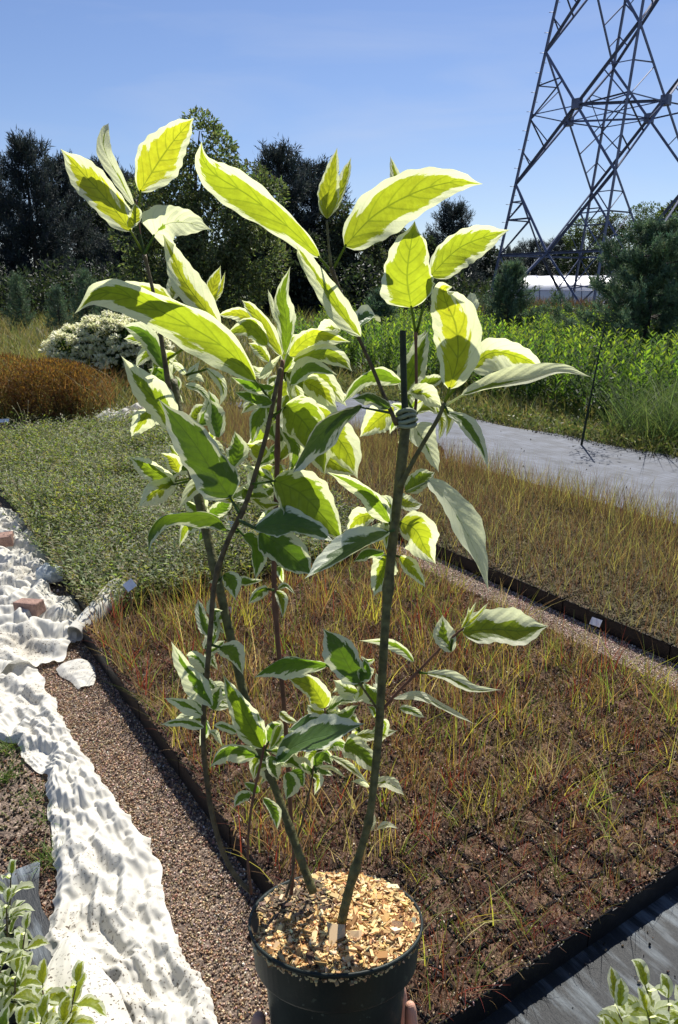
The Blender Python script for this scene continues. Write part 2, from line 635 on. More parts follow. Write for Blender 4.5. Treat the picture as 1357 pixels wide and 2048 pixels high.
def m_leaf():
    """variegated leaf: green centre, ragged cream margin, sunken veins.
    object colour: r = how far the green reaches, g = how yellow, b = pattern seed"""
    m = bpy.data.materials.new('variegated_leaf')
    m.use_nodes = True
    n = m.node_tree
    n.nodes.clear()
    lk = n.links.new

    def N(t, **k):
        x = n.nodes.new(t)
        for a, b in k.items():
            setattr(x, a, b)
        return x

    def M(op, a, b=None, c=None):
        x = N('ShaderNodeMath', operation=op)
        for i, s in enumerate((a, b, c)):
            if s is None:
                continue
            if isinstance(s, (int, float)):
                x.inputs[i].default_value = s
            else:
                lk(s, x.inputs[i])
        return x.outputs[0]

    out = N('ShaderNodeOutputMaterial')
    uv = N('ShaderNodeUVMap')
    sp = N('ShaderNodeSeparateXYZ')
    lk(uv.outputs['UV'], sp.inputs[0])
    u, v = sp.outputs[0], sp.outputs[1]
    av = M('ABSOLUTE', v)
    oi = N('ShaderNodeObjectInfo')
    so_ = N('ShaderNodeSeparateColor')
    lk(oi.outputs['Color'], so_.inputs[0])
    reach, yel, seed = so_.outputs[0], so_.outputs[1], so_.outputs[2]
    ph = M('SUBTRACT', u, M('MULTIPLY', M('POWER', av, 1.25), 0.26))      # constant along a side vein
    cb = N('ShaderNodeCombineXYZ')
    lk(M('MULTIPLY', ph, 8.0), cb.inputs[0])
    lk(M('ADD', M('MULTIPLY', av, 2.2), M('MULTIPLY', M('SIGN', v), 7.0)), cb.inputs[1])
    lk(M('MULTIPLY', seed, 50.0), cb.inputs[2])
    nz_ = N('ShaderNodeTexNoise')
    nz_.inputs['Scale'].default_value = 0.75
    nz_.inputs['Detail'].default_value = 5
    nz_.inputs['Roughness'].default_value = 0.62
    lk(cb.outputs[0], nz_.inputs['Vector'])
    cb2 = N('ShaderNodeCombineXYZ')
    lk(M('MULTIPLY', u, 1.8), cb2.inputs[0])
    lk(M('MULTIPLY', v, 0.8), cb2.inputs[1])
    lk(M('MULTIPLY', seed, 91.0), cb2.inputs[2])
    n2 = N('ShaderNodeTexNoise')
    n2.inputs['Scale'].default_value = 1.0
    lk(cb2.outputs[0], n2.inputs['Vector'])
    ed = M('ADD', reach, M('ADD', M('MULTIPLY', M('SUBTRACT', nz_.outputs['Fac'], 0.5), 1.15), M('MULTIPLY', M('SUBTRACT', n2.outputs['Fac'], 0.5), 0.9)))
    # green also fades to cream towards the tip
    ed = M('SUBTRACT', ed, M('MULTIPLY', M('POWER', u, 4.0), 0.55))
    ed = M('MINIMUM', ed, 0.93)
    msk = N('ShaderNodeMapRange')
    lk(M('SUBTRACT', av, ed), msk.inputs['Value'])
    msk.inputs['From Min'].default_value = -0.03
    msk.inputs['From Max'].default_value = 0.03
    cream = msk.outputs['Result']
    # veins
    fr = M('FRACT', M('MULTIPLY', ph, 7.5))
    dv = M('MULTIPLY', M('ABSOLUTE', M('SUBTRACT', fr, 0.5)), 2.0)
    vs = N('ShaderNodeMapRange')
    lk(dv, vs.inputs['Value'])
    vs.inputs['From Min'].default_value = 0.0
    vs.inputs['From Max'].default_value = 0.22
    vs.inputs['To Min'].default_value = 1.0
    vs.inputs['To Max'].default_value = 0.0
    md = N('ShaderNodeMapRange')
    lk(av, md.inputs['Value'])
    md.inputs['From Min'].default_value = 0.01
    md.inputs['From Max'].default_value = 0.05
    md.inputs['To Min'].default_value = 1.0
    md.inputs['To Max'].default_value = 0.0
    vein = M('MAXIMUM', M('MULTIPLY', vs.outputs['Result'], M('SUBTRACT', 1.0, M('MULTIPLY', av, 0.8))), md.outputs['Result'])

    def C(c1, c2, f):
        x = N('ShaderNodeMixRGB')
        for i, s in (('Color1', c1), ('Color2', c2)):
            if isinstance(s, tuple):
                x.inputs[i].default_value = (*s, 1)
            else:
                lk(s, x.inputs[i])
        if isinstance(f, float):
            x.inputs['Fac'].default_value = f
        else:
            lk(f, x.inputs['Fac'])
        return x.outputs['Color']

    # grey-green feathering inside the green zone
    g_refl = C((0.055, 0.115, 0.03), (0.17, 0.20, 0.03), yel)
    g_refl = C(g_refl, (0.12, 0.17, 0.09), M('MULTIPLY', M('GREATER_THAN', nz_.outputs['Fac'], 0.58), 0.45))
    g_tran = C((0.21, 0.38, 0.015), (0.74, 0.78, 0.03), yel)
    c_refl = (0.62, 0.66, 0.50)
    c_tran = (0.86, 0.90, 0.52)
    geo = N('ShaderNodeNewGeometry')
    bf = geo.outputs['Backfacing']
    g_refl = C(g_refl, (0.13, 0.18, 0.11), M('MULTIPLY', bf, 0.6))
    mot = N('ShaderNodeTexNoise')
    mot.inputs['Scale'].default_value = 160
    mot.inputs['Detail'].default_value = 5
    tcm = N('ShaderNodeTexCoord')
    lk(tcm.outputs['Object'], mot.inputs['Vector'])
    mf = N('ShaderNodeMapRange')
    lk(mot.outputs['Fac'], mf.inputs['Value'])
    mf.inputs['From Min'].default_value = 0.35
    mf.inputs['From Max'].default_value = 0.7
    g_tran = C(g_tran, C((0.13, 0.27, 0.012), (0.50, 0.47, 0.02), yel), M('MULTIPLY', mf.outputs['Result'], 0.55))
    g_refl = C(g_refl, (0.035, 0.075, 0.022), M('MULTIPLY', mf.outputs['Result'], 0.4))
    refl = C(g_refl, c_refl, cream)
    tran = C(g_tran, c_tran, cream)
    # rare brown flecks
    fl = N('ShaderNodeMapRange')
    lk(mot.outputs['Fac'], fl.inputs['Value'])
    fl.inputs['From Min'].default_value = 0.755
    fl.inputs['From Max'].default_value = 0.78
    refl = C(refl, (0.16, 0.09, 0.03), M('MULTIPLY', fl.outputs['Result'], 0.8))
    tran = C(tran, (0.25, 0.14, 0.03), M('MULTIPLY', fl.outputs['Result'], 0.8))
    vf = M('MULTIPLY', vein, 0.62)
    tran = C(tran, C((0.12, 0.19, 0.01), (0.50, 0.54, 0.2), cream), vf)
    refl = C(refl, C((0.09, 0.15, 0.05), (0.45, 0.5, 0.33), cream), M('MULTIPLY', vein, 0.3))
    bp = N('ShaderNodeBump')
    bp.inputs['Strength'].default_value = 0.4
    bp.inputs['Distance'].default_value = 0.0007
    pk = N('ShaderNodeTexNoise')
    pk.inputs['Scale'].default_value = 420
    pk.inputs['Detail'].default_value = 4
    tco = N('ShaderNodeTexCoord')
    lk(tco.outputs['Object'], pk.inputs['Vector'])
    lk(M('ADD', M('SUBTRACT', dv, M('MULTIPLY', md.outputs['Result'], 1.0)), M('MULTIPLY', pk.outputs['Fac'], 1.1)), bp.inputs['Height'])
    p = N('ShaderNodeBsdfPrincipled')
    p.inputs['Roughness'].default_value = 0.48
    p.inputs['Specular IOR Level'].default_value = 0.35
    lk(refl, p.inputs['Base Color'])
    lk(bp.outputs['Normal'], p.inputs['Normal'])
    tr = N('ShaderNodeBsdfTranslucent')
    lk(tran, tr.inputs['Color'])
    lk(bp.outputs['Normal'], tr.inputs['Normal'])
    ms = N('ShaderNodeMixShader')
    lk(M('MULTIPLY', oi.outputs['Alpha'], 0.62), ms.inputs['Fac'])
    lk(p.outputs[0], ms.inputs[1])
    lk(tr.outputs[0], ms.inputs[2])
    lk(ms.outputs[0], out.inputs['Surface'])
    return m


M_LEAF = m_leaf()
M_STEM_G = mat('green_stem', (0.12, 0.115, 0.045), rough=0.6, noise_scale=110, noise_amt=0.5, bump=0.4, bump_scale=150)
M_STEM_B = mat('brown_stem', (0.12, 0.09, 0.045), rough=0.6, noise_scale=110, noise_amt=0.5, bump=0.45, bump_scale=150)
M_STEM_R = mat('reddish_stem', (0.16, 0.075, 0.045), rough=0.55, noise_scale=60, noise_amt=0.3, bump=0.2, bump_scale=150)
M_TIE = mat('tie_band', (0.26, 0.30, 0.20), rough=0.5, noise_scale=80, noise_amt=0.2)
M_DARKSTEM = mat('dark_cut_stem', (0.025, 0.035, 0.018), rough=0.6, noise_scale=80, noise_amt=0.4, bump=0.3, bump_scale=200)

# ------------------------------------------------------------------ the ground
mb = MB()
n = 41
xs = np.concatenate([-np.geomspace(300, 1, 20), [0], np.geomspace(1, 300, 20)])
ys = np.concatenate([[-30], np.geomspace(0.2, 400, 60)])
X, Y = np.meshgrid(xs, ys)
Z = -0.004 * np.ones_like(X)
V = np.stack([X, Y, Z], -1).reshape(-1, 3)
id_ = np.arange(len(V)).reshape(X.shape)
mb.add(V, np.stack([id_[:-1, :-1], id_[:-1, 1:], id_[1:, 1:], id_[1:, :-1]], -1).reshape(-1, 4))
tag(mb.build('ground', m_ground()), kind='structure')


def sheet(name, poly, z, m, kind='structure'):
    bm_ = MB()
    V = np.array([G(a, b, z) for a, b in poly])
    bm_.add(V, [[0, 1, 2, 3]] if len(poly) == 4 else None, None)
    o = bm_.build(name, m)
    if kind:
        tag(o, kind=kind)
    return o


sheet('gravel_path', [(-0.6, 0.2), (4.2, 0.2), (4.2, 8.3), (-0.6, 8.3)], 0.0, M_GRAVEL)


def wavy_sheet(name, a0f, a1f, b0, b1, z, m, nb=60, na=14, amp=0.004, kind='structure'):
    mb_ = MB()
    V = []
    for i in range(nb + 1):
        b = b0 + (b1 - b0) * i / nb
        l, r = a0f(b), a1f(b)
        for j in range(na + 1):
            t = j / na
            a = l + (r - l) * t
            zz = z + amp * mnoise.noise(Vector((a * 2.2, b * 1.3, 3))) + amp
            V.append(G(a, b, zz))
    id_ = np.arange((nb + 1) * (na + 1)).reshape(nb + 1, na + 1)
    mb_.add(V, np.stack([id_[:-1, :-1], id_[:-1, 1:], id_[1:, 1:], id_[1:, :-1]], -1).reshape(-1, 4))
    o = mb_.build(name, m)
    if kind:
        tag(o, kind=kind)
    return o


# grey landscape-fabric path beyond the second bed, black fabric in front and at left
wavy_sheet('fabric_path', lambda b: 4.17 + 0.02 * math.sin(b * 3), lambda b: 6.15 + 0.09 * math.sin(b * 1.7) + 0.05 * math.sin(b * 5.1), -1.0, 9.2, 0.004, M_PATHFAB, 90, 20, 0.008)
wavy_sheet('fabric_path', lambda b: 0.55, lambda b: 4.1, -1.2, 0.93, 0.004, M_BLACKFAB, 40, 50, 0.004)
wavy_sheet('fabric_path', lambda b: -1.2, lambda b: 0.22 + 0.02 * math.sin(b * 14), 0.1, 1.85, 0.004, M_BLACKFAB, 30, 30, 0.004)


# ---- loose chips of the gravel strips (nobody could count them)
def chips(mb_, P, smin, smax, cols, wts=None):
    n = len(P)
    s = rng.uniform(smin, smax, n)
    d = nrm(np.stack([rng.normal(size=n), rng.normal(size=n), rng.normal(0, 0.35, n)], 1))
    up = nrm(np.stack([rng.normal(0, 0.4, n), rng.normal(0, 0.4, n), np.ones(n)], 1))
    sd_ = nrm(np.cross(d, up))
    l = s[:, None]
    wv = (s * rng.uniform(0.4, 0.9, n))[:, None]
    h = np.stack([np.zeros(n), np.zeros(n), s * rng.uniform(0.3, 0.7, n)], 1)
    vs = [P - d * l / 2, P + sd_ * wv / 2, P + d * l / 2, P - sd_ * wv / 2]
    top = [x * 0.75 + P * 0.25 + h for x in vs]
    V = np.stack(vs + top, 1).reshape(-1, 3)
    b = (np.arange(n) * 8)[:, None]
    Q = np.concatenate([b + np.array(q) for q in ([4, 5, 6, 7], [0, 1, 5, 4], [1, 2, 6, 5], [2, 3, 7, 6], [3, 0, 4, 7])], 0)
    mb_.add(V, Q, None, np.repeat(pal(n, cols, 0.25, wts), 8, 0))


def area(n, a0, a1, b0, b1, z=0.0):
    a = rng.uniform(a0, a1, n)
    b = rng.uniform(b0, b1, n)
    P = a[:, None] * GA + b[:, None] * GB
    return np.column_stack([P, np.full(n, z)])


GC = [(0.25, 0.165, 0.105), (0.42, 0.29, 0.18), (0.56, 0.44, 0.33), (0.08, 0.055, 0.045), (0.70, 0.60, 0.50)]
mb = MB()
chips(mb, area(34000, 0.34, 0.70, 0.7, 3.6), 0.003, 0.009, GC, [0.34, 0.3, 0.16, 0.15, 0.05])
chips(mb, area(8000, 0.30, 0.60, 0.7, 3.4), 0.003, 0.010, [(0.48, 0.37, 0.25), (0.33, 0.22, 0.13)])
chips(mb, area(8500, -0.35, 0.33, 1.78, 3.3), 0.004, 0.014, [(0.11, 0.075, 0.045), (0.26, 0.17, 0.09), (0.05, 0.04, 0.03), (0.12, 0.12, 0.05)])
chips(mb, area(1500, 0.16, 0.27, 1.35, 2.0), 0.004, 0.012, [(0.09, 0.06, 0.045), (0.2, 0.11, 0.07)])
chips(mb, area(20000, 2.38, 2.72, 0.9, 4.6), 0.004, 0.010, [(0.56, 0.42, 0.34), (0.66, 0.52, 0.43), (0.36, 0.26, 0.20), (0.76, 0.66, 0.58)], [0.38, 0.3, 0.22, 0.1])
chips(mb, area(3000, 0.2, 0.75, 3.2, 6.5), 0.006, 0.02, GC)
chips(mb, area(90, 4.2, 6.1, 0.5, 8.5, 0.018), 0.005, 0.025, [(0.08, 0.06, 0.04), (0.05, 0.05, 0.03), (0.16, 0.12, 0.07)])
chips(mb, area(900, 6.02, 6.25, -0.5, 9.0, 0.016), 0.005, 0.02, [(0.08, 0.06, 0.04), (0.05, 0.05, 0.03), (0.16, 0.12, 0.07)])
chips(mb, area(700, 0.6, 2.6, -0.3, 0.84, 0.01), 0.003, 0.010, [(0.08, 0.06, 0.04), (0.03, 0.03, 0.03), (0.3, 0.24, 0.17)])
tag(mb.build('gravel', M_CHIP, smooth=False), 'brown gravel and wood chips strewn along the paths between the beds', 'gravel', kind='stuff')

# ------------------------------------------------------------------ trays of cells
CELL = 0.094
NA, NBC = 6, 4
TZ = 0.075


def ssq(half, z, r=0.72, n=20):
    a = np.linspace(0, 2 * np.pi, n, endpoint=False) + np.pi / n
    c, s_ = np.cos(a), np.sin(a)
    e = 0.28
    return np.stack([np.sign(c) * np.abs(c) ** e * half, np.sign(s_) * np.abs(s_) ** e * half, np.full(n, z)], 1)


def cells():
    for i in range(NA):
        for j in range(NBC):
            yield ((i - (NA - 1) / 2) * CELL, (j - (NBC - 1) / 2) * CELL)


def shell_mesh():
    mb_ = MB()
    for cx, cy in cells():
        loops = [ssq(0.036, 0.003), ssq(0.0448, 0.068), ssq(0.0462, 0.069), ssq(0.0462, 0.0745), ssq(0.0445, 0.0755), ssq(0.0436, 0.0745), ssq(0.0425, 0.05)]
        k = len(loops[0])
        V = np.concatenate(loops) + np.array([cx, cy, 0])
        Q = []
        for l in range(len(loops) - 1):
            for i in range(k):
                Q.append([l * k + i, l * k + (i + 1) % k, (l + 1) * k + (i + 1) % k, (l + 1) * k + i])
        mb_.add(V, Q)
    hx, hy = NA * CELL / 2 - 0.001, NBC * CELL / 2 - 0.001
    for sx_, sy_, lx, ly in ((0, -1, hx * 2, 0.002), (0, 1, hx * 2, 0.002), (-1, 0, 0.002, hy * 2 - 0.004), (1, 0, 0.002, hy * 2 - 0.004)):
        box(mb_, (sx_ * hx, sy_ * hy, 0.0365), (lx, ly, 0.066))
    me = mb_.mesh('shell', smooth=False)
    me.materials.append(M_PLASTIC)
    return me


def soil_mesh(seed, cols, top=0.064, nchip=46, cc=None):
    mb_ = MB()
    gx_, gy_ = 91, 61
    V, C = [], []
    for i in range(gx_):
        for j in range(gy_):
            x, y = (i / (gx_ - 1) - 0.5) * (NA * CELL - 0.004), (j / (gy_ - 1) - 0.5) * (NBC * CELL - 0.004)
            lx, ly = abs(((x / CELL + 0.5 * NA) % 1) - 0.5) * 2, abs(((y / CELL + 0.5 * NBC) % 1) - 0.5) * 2
            edge = max(lx, ly) ** 6
            h = top + 0.006 * mnoise.noise(Vector((x * 22, y * 22, seed * 9))) + 0.0022 * mnoise.noise(Vector((x * 90, y * 90, seed * 9))) - 0.004 * edge
            V.append((x, y, h))
            ci = int((mnoise.noise(Vector((x * 9, y * 9, seed + 50))) + 1) * 2) % len(cols)
            C.append(np.asarray(cols[ci]) * rng.uniform(0.65, 1.35))
    id_ = np.arange(gx_ * gy_).reshape(gx_, gy_)
    mb_.add(V, np.stack([id_[:-1, :-1], id_[1:, :-1], id_[1:, 1:], id_[:-1, 1:]], -1).reshape(-1, 4), None, C)
    n = nchip * 24
    cl = list(cells())
    k = rng.integers(0, 24, n)
    P = np.array([cl[i] for i in k]) + rng.uniform(-0.049, 0.049, (n, 2))
    P = np.column_stack([P, np.full(n, top + 0.001)])
    chips(mb_, P, 0.003, 0.011, cc)
    me = mb_.mesh('soil', smooth=False)
    me.materials.append(M_SOIL)
    return me


def blade_mesh(name, n, spread, hmin, hmax, wd, cols, wts=None, lean=(0.05, 0.5), tips=None, z=0.064, allcells=False, flat=0):
    mb_ = MB()
    if allcells:
        cl = np.array(list(cells()))
        P = cl[rng.integers(0, 24, n)] + rng.uniform(-0.037, 0.037, (n, 2))
    else:
        P = rng.normal(0, spread, (n, 2))
    P = np.column_stack([P, np.full(n, z)])
    hh = rng.uniform(hmin, hmax, n) * rng.uniform(0.6, 1, n)
    c = pal(n, cols, 0.2, wts)
    blades(mb_, P, rng.uniform(0, 2 * np.pi, n), hh, wd, rng.uniform(*lean, n), c, 0.35, None if tips is None else pal(n, tips, 0.2))
    me = mb_.mesh(name)
    me.materials.append(M_GRASS)
    return me


SHELL = shell_mesh()
SOIL_COLS = [(0.12, 0.074, 0.052), (0.07, 0.044, 0.033), (0.15, 0.095, 0.065), (0.09, 0.066, 0.042)]
CH = [(0.18, 0.12, 0.08), (0.03, 0.02, 0.016), (0.32, 0.23, 0.16), (0.10, 0.10, 0.045), (0.15, 0.08, 0.05), (0.42, 0.33, 0.25)]
SOILS = [soil_mesh(i, SOIL_COLS, 0.0765, 110, CH) for i in range(4)]
SOILF = [soil_mesh(i + 10, SOIL_COLS, 0.0708, 90, CH) for i in range(3)]
SC = [(0.50, 0.46, 0.08), (0.24, 0.32, 0.06), (0.36, 0.24, 0.10), (0.24, 0.05, 0.035), (0.20, 0.11, 0.065), (0.5, 0.4, 0.2)]
SEED = []
for i in range(14):
    wt = rng.dirichlet([1.1, 1.0, 1.2, 0.6, 1.5, 0.7])
    SEED.append(blade_mesh('seedling', int(rng.integers(28, 42)), 0.022, 0.04, 0.18, 0.0026, SC, wt, (0.03, 0.6)))
TALL = [blade_mesh('seedling', int(rng.integers(18, 30)), 0.018, 0.08, 0.24, 0.0030, SC, rng.dirichlet([1.5, 0.8, 1.6, 1.2, 1.7, 0.8]), (0.05, 0.6)) for i in range(8)]
SPARSE = [blade_mesh('seedling', int(rng.integers(20, 34)), 0.022, 0.03, 0.14, 0.0025, SC, rng.dirichlet([0.9, 1.2, 1.2, 0.9, 2.2, 0.6]), (0.05, 0.9)) for i in range(8)]
DRY = [blade_mesh('dry_grass', 1200, 0, 0.02, 0.12, 0.0022, [(0.16, 0.09, 0.05), (0.34, 0.24, 0.12), (0.09, 0.05, 0.035), (0.17, 0.16, 0.05), (0.22, 0.06, 0.04)], None, (0.05, 0.8), None, 0.064, True) for i in range(3)]

ORD = ['front', 'second', 'third', 'fourth', 'fifth', 'sixth', 'seventh', 'eighth', 'ninth', 'tenth', 'eleventh', 'twelfth', 'last']
group1 = 'trays of sparse seedlings in the large front bed'
for r_ in range(6):
    for c_ in range(3):
        a = 0.685 + 0.284 + c_ * 0.566
        b = 0.852 + 0.19 + r_ * 0.379
        t = empty('seedling_tray', G(a, b, 0.002), R(33) + (math.pi if random.random() < 0.5 else 0))
        if r_ == 0:
            lab = ['black cell tray of brown soil tufts, front corner behind the held pot', 'black cell tray of sparse tufts at the middle of the front bed edge',
                   'black cell tray with open cell rims at the right front corner of the bed'][c_]
        else:
            lab = 'black cell tray of thin seedlings, %s row from front, %s of front bed' % (ORD[r_], ('left edge', 'middle', 'right edge')[c_])
        tag(t, lab, 'seedling tray', group1)
        link('shell', SHELL, t)
        link('soil', random.choice(SOILF if r_ == 0 else SOILS), t)
        tag(link('dry_grass', random.choice(DRY), t), kind='stuff')
        for cx, cy in cells():
            k = (SPARSE if r_ < 1 else (SEED if r_ < 3 or random.random() < 0.4 else TALL))
            if c_ == 0 and r_ >= 2:
                k = TALL
            s_ = link('seedling', random.choice(k), t)
            s_.location = (cx + random.uniform(-.012, .012), cy + random.uniform(-.012, .012), 0)
            s_.rotation_euler = (0, 0, random.uniform(0, 6.28))
            z_ = random.uniform(0.6, 1.5)
            s_.scale = (z_, z_, z_ * random.uniform(0.8, 1.2))

# second bed: tall browning grass
BC = [(0.30, 0.24, 0.11), (0.21, 0.13, 0.075), (0.17, 0.085, 0.055), (0.46, 0.43, 0.12), (0.13, 0.06, 0.045), (0.19, 0.22, 0.08)]
BW = [0.27, 0.22, 0.16, 0.13, 0.12, 0.10]
SOIL2 = [soil_mesh(i, [(0.11, 0.085, 0.055), (0.09, 0.08, 0.045)], 0.077, 90, [(0.17, 0.13, 0.08), (0.12, 0.12, 0.05), (0.06, 0.05, 0.03), (0.3, 0.22, 0.13)]) for i in range(2)]


def grass_set(n, h0, h1):
    mb_ = MB()
    cl = np.array(list(cells()))
    P = cl[rng.integers(0, 24, n)] + rng.uniform(-0.046, 0.046, (n, 2))
    P = np.column_stack([P, np.full(n, 0.066)])
    c = pal(n, BC, 0.2, BW)
    blades(mb_, P, rng.uniform(0, 6.28, n), rng.uniform(h0, h1, n), 0.0028, rng.uniform(0.03, 0.55, n), c, 0.3)
    P2 = P[: n // 2]
    blades(mb_, P2, rng.uniform(0, 6.28, len(P2)), rng.uniform(0.02, 0.07, len(P2)), 0.003, rng.uniform(0.4, 1.5, len(P2)), pal(len(P2), [(0.14, 0.13, 0.05), (0.18, 0.13, 0.07)], 0.2), 0.3)
    me = mb_.mesh('grass_seedlings')
    me.materials.append(M_GRASS)
    return me


TG = [grass_set(520, 0.05, 0.20) for _ in range(4)]
TGM = [grass_set(640, 0.06, 0.22) for _ in range(3)]
TGF = [grass_set(760, 0.08, 0.24) for _ in range(3)]
for r_ in range(13):
    for c_ in range(4):
        a = 2.69 + 0.19 + c_ * 0.382
        b = 1.05 + 0.284 + r_ * 0.568
        if r_ > 11 and c_ == 3:
            continue
        t = empty('seedling_tray', G(a, b, 0.002), R(33) + R(90) + (math.pi if random.random() < 0.5 else 0))
        tag(t, 'black tray of golden brown grass, %s row from front, %s' % (ORD[r_], ('column beside the gravel strip', 'second column from gravel strip', 'third column from gravel strip', 'column beside the grey path')[c_]), 'seedling tray', 'trays of golden brown grass in the second bed')
        link('shell', SHELL, t)
        link('soil', random.choice(SOIL2), t)
        g_ = tag(link('grass_seedlings', random.choice(TG if (r_ < 6 and c_ < 1) else (TGM if r_ < 7 and c_ < 3 else TGF)), t), kind='stuff')
        z_ = 1.0 + (0.25 if c_ == 3 else 0) + random.uniform(-0.1, 0.1)
        g_.scale = (1, 1, z_)

# green bed behind
def green_set(n, hmax, cols):
    mb_ = MB()
    k = n // 9
    cl = np.array(list(cells()))
    P0 = cl[rng.integers(0, 24, k)] + rng.uniform(-0.05, 0.05, (k, 2))
    H = rng.uniform(0, 6.28, k)
    hh = rng.uniform(0.35, 1, k) * hmax * (1 + 0.8 * np.array([mnoise.noise(Vector((p[0] * 9, p[1] * 9, hmax * 50))) for p in P0]))
    ln = rng.uniform(0.15, 1.0, k)
    col = pal(k, cols, 0.22)
    for i in range(9):
        t = (i + 1) / 9
        x = P0[:, 0] + np.cos(H) * ln * hh * t
        y = P0[:, 1] + np.sin(H) * ln * hh * t
        z = 0.06 + hh * (t - 0.35 * t * t * ln)
        P = np.stack([x, y, z], 1)
        D = np.stack([np.cos(H + (1.1 if i % 2 else -1.1)), np.sin(H + (1.1 if i % 2 else -1.1)), np.full(k, 0.45)], 1)
        leafquads(mb_, P, D + rvec(k) * 0.3, rng.uniform(0.020, 0.042, k), rng.uniform(0.005, 0.011, k), col * (0.85 + 0.35 * t), np.tile([0, 0, 1.0], (k, 1)))
    me = mb_.mesh('foliage')
    me.materials.append(M_HERB)
    return me


GS = [green_set(5200, 0.19 + 0.01 * _, [(0.12, 0.15, 0.06), (0.075, 0.10, 0.045), (0.19, 0.20, 0.09), (0.14, 0.12, 0.07)]) for _ in range(4)]
GL = [blade_mesh('grass_tuft', 260, 0, 0.06, 0.19, 0.003, [(0.13, 0.19, 0.06), (0.08, 0.14, 0.05), (0.25, 0.24, 0.1)], None, (0.2, 0.9), None, 0.064, True) for _ in range(2)]
for r_ in range(12):
    for c_ in range(3):
        a = 0.76 + 0.284 + c_ * 0.568 + 0.012 * r_
        b = 3.24 + 0.19 + r_ * 0.382
        t = empty('seedling_tray', G(a, b, 0.002), R(33) + (math.pi if random.random() < 0.5 else 0))
        front = r_ < 2
        tag(t, 'black tray %s, %s row from front, %s of green bed' % ('overgrown with grass and herbs' if front else 'under low green foliage', ORD[r_], ('left', 'middle', 'right')[c_]),
            'seedling tray', 'trays of low green plants in the bed at left')
        link('shell', SHELL, t)
        link('soil', random.choice(SOIL2), t)
        f_ = tag(link('foliage', random.choice(GS), t), kind='stuff')
        f_.scale = (1.02, 1.02, random.uniform(0.75, 1.3))
        if front or (c_ == 0 and r_ < 4) or random.random() < 0.15:
            tag(link('grass_tuft', random.choice(GL), t), kind='stuff')

# small dark tray standing on the grey path
t = empty('seedling_tray', G(4.42, 5.75, 0.012), R(33) + R(70))
tag(t, 'dark tray of dead looking plugs lying on the grey path edge', 'seedling tray')
mb = MB()
box(mb, (0, 0, 0.03), (1.1, 0.55, 0.055), col=(0.03, 0.01, 0.01))
mb.build('shell', mat('dark_red_plastic', (0.035, 0.012, 0.012), rough=0.4), t)
mb = MB()
n = 2600
P = np.column_stack([rng.uniform(-0.53, 0.53, n), rng.uniform(-0.26, 0.26, n), np.full(n, 0.06)])
chips(mb, P, 0.01, 0.035, [(0.07, 0.06, 0.04), (0.12, 0.11, 0.05), (0.03, 0.025, 0.02)])
leafquads(mb, P[:1500] + [0, 0, 0.01], rvec(1500) + [0, 0, 0.7], rng.uniform(0.02, 0.045, 1500), 0.012, pal(1500, [(0.07, 0.08, 0.03), (0.12, 0.10, 0.05), (0.03, 0.03, 0.02)], 0.2))
tag(mb.build('soil', M_CHIP, t, smooth=False), kind='stuff')


# ------------------------------------------------------------------ white fleece
def interp(tab, b):
    bs = [x[0] for x in tab]
    return float(np.interp(b, bs, [x[1] for x in tab]))


def ridge(x, y, z):
    return 1 - abs(mnoise.noise(Vector((x, y, z)))) * 2


def drape(P0, Q, fa, fb, seed, iters=90, hmax=0.09, pull=0.02, amp=0.004):
    """cloth with more material than its footprint: relaxes into folds lying on the ground.
    P0 (n, m, 3) footprint, fa / fb extra material along / across"""
    g = np.random.default_rng(seed)
    n, m = P0.shape[:2]
    P = P0.copy() if Q is None else Q.copy()
    P[..., 2] += np.abs(g.normal(0, amp, (n, m)))
    V_ = np.zeros_like(P)

    def cons(da, db, k, fac):
        a = P0[: n - da if da else n, : m - db if db > 0 else m] if db >= 0 else P0[: n - da, -db:]
        b = P0[da:, db:] if db >= 0 else P0[da:, : m + db]
        d = b - a
        rest = np.sqrt((np.linalg.norm(d, axis=-1)) ** 2) * fac
        return (da, db, k, rest)

    fd = math.sqrt((fa * fa + fb * fb) / 2)
    C_ = [cons(1, 0, 0.9, fa), cons(0, 1, 0.9, fb), cons(1, 1, 0.45, fd), cons(1, -1, 0.45, fd), cons(2, 0, 0.22, fa), cons(0, 2, 0.22, fb)]
    for it in range(iters):
        P[..., 2] -= 0.00006
        acc = np.zeros_like(P)
        cnt = np.zeros((n, m, 1))
        for da, db, k, rest in C_:
            sa = (slice(0, n - da), slice(0, m - db) if db >= 0 else slice(-db, m))
            sb = (slice(da, n), slice(db, m) if db >= 0 else slice(0, m + db))
            d = P[sb] - P[sa]
            L_ = np.linalg.norm(d, axis=-1)
            cor = (d * ((L_ - rest) / np.maximum(L_, 1e-6) * k * 0.5)[..., None])
            acc[sa] += cor
            acc[sb] -= cor
            cnt[sa] += k
            cnt[sb] += k
        P += acc / np.maximum(cnt, 1) * 1.6
        P[..., :2] += (P0[..., :2] - P[..., :2]) * pull
        P[..., 2] = np.clip(P[..., 2], 0.0, hmax)
    return P


def resample(P, n, m):
    a, b = P.shape[:2]
    u, v = np.linspace(0, a - 1, n), np.linspace(0, b - 1, m)
    i0, j0 = np.minimum(u.astype(int), a - 2), np.minimum(v.astype(int), b - 2)
    fu, fv = (u - i0)[:, None, None], (v - j0)[None, :, None]
    return (P[i0][:, j0] * (1 - fu) * (1 - fv) + P[i0 + 1][:, j0] * fu * (1 - fv) + P[i0][:, j0 + 1] * (1 - fu) * fv + P[i0 + 1][:, j0 + 1] * fu * fv)


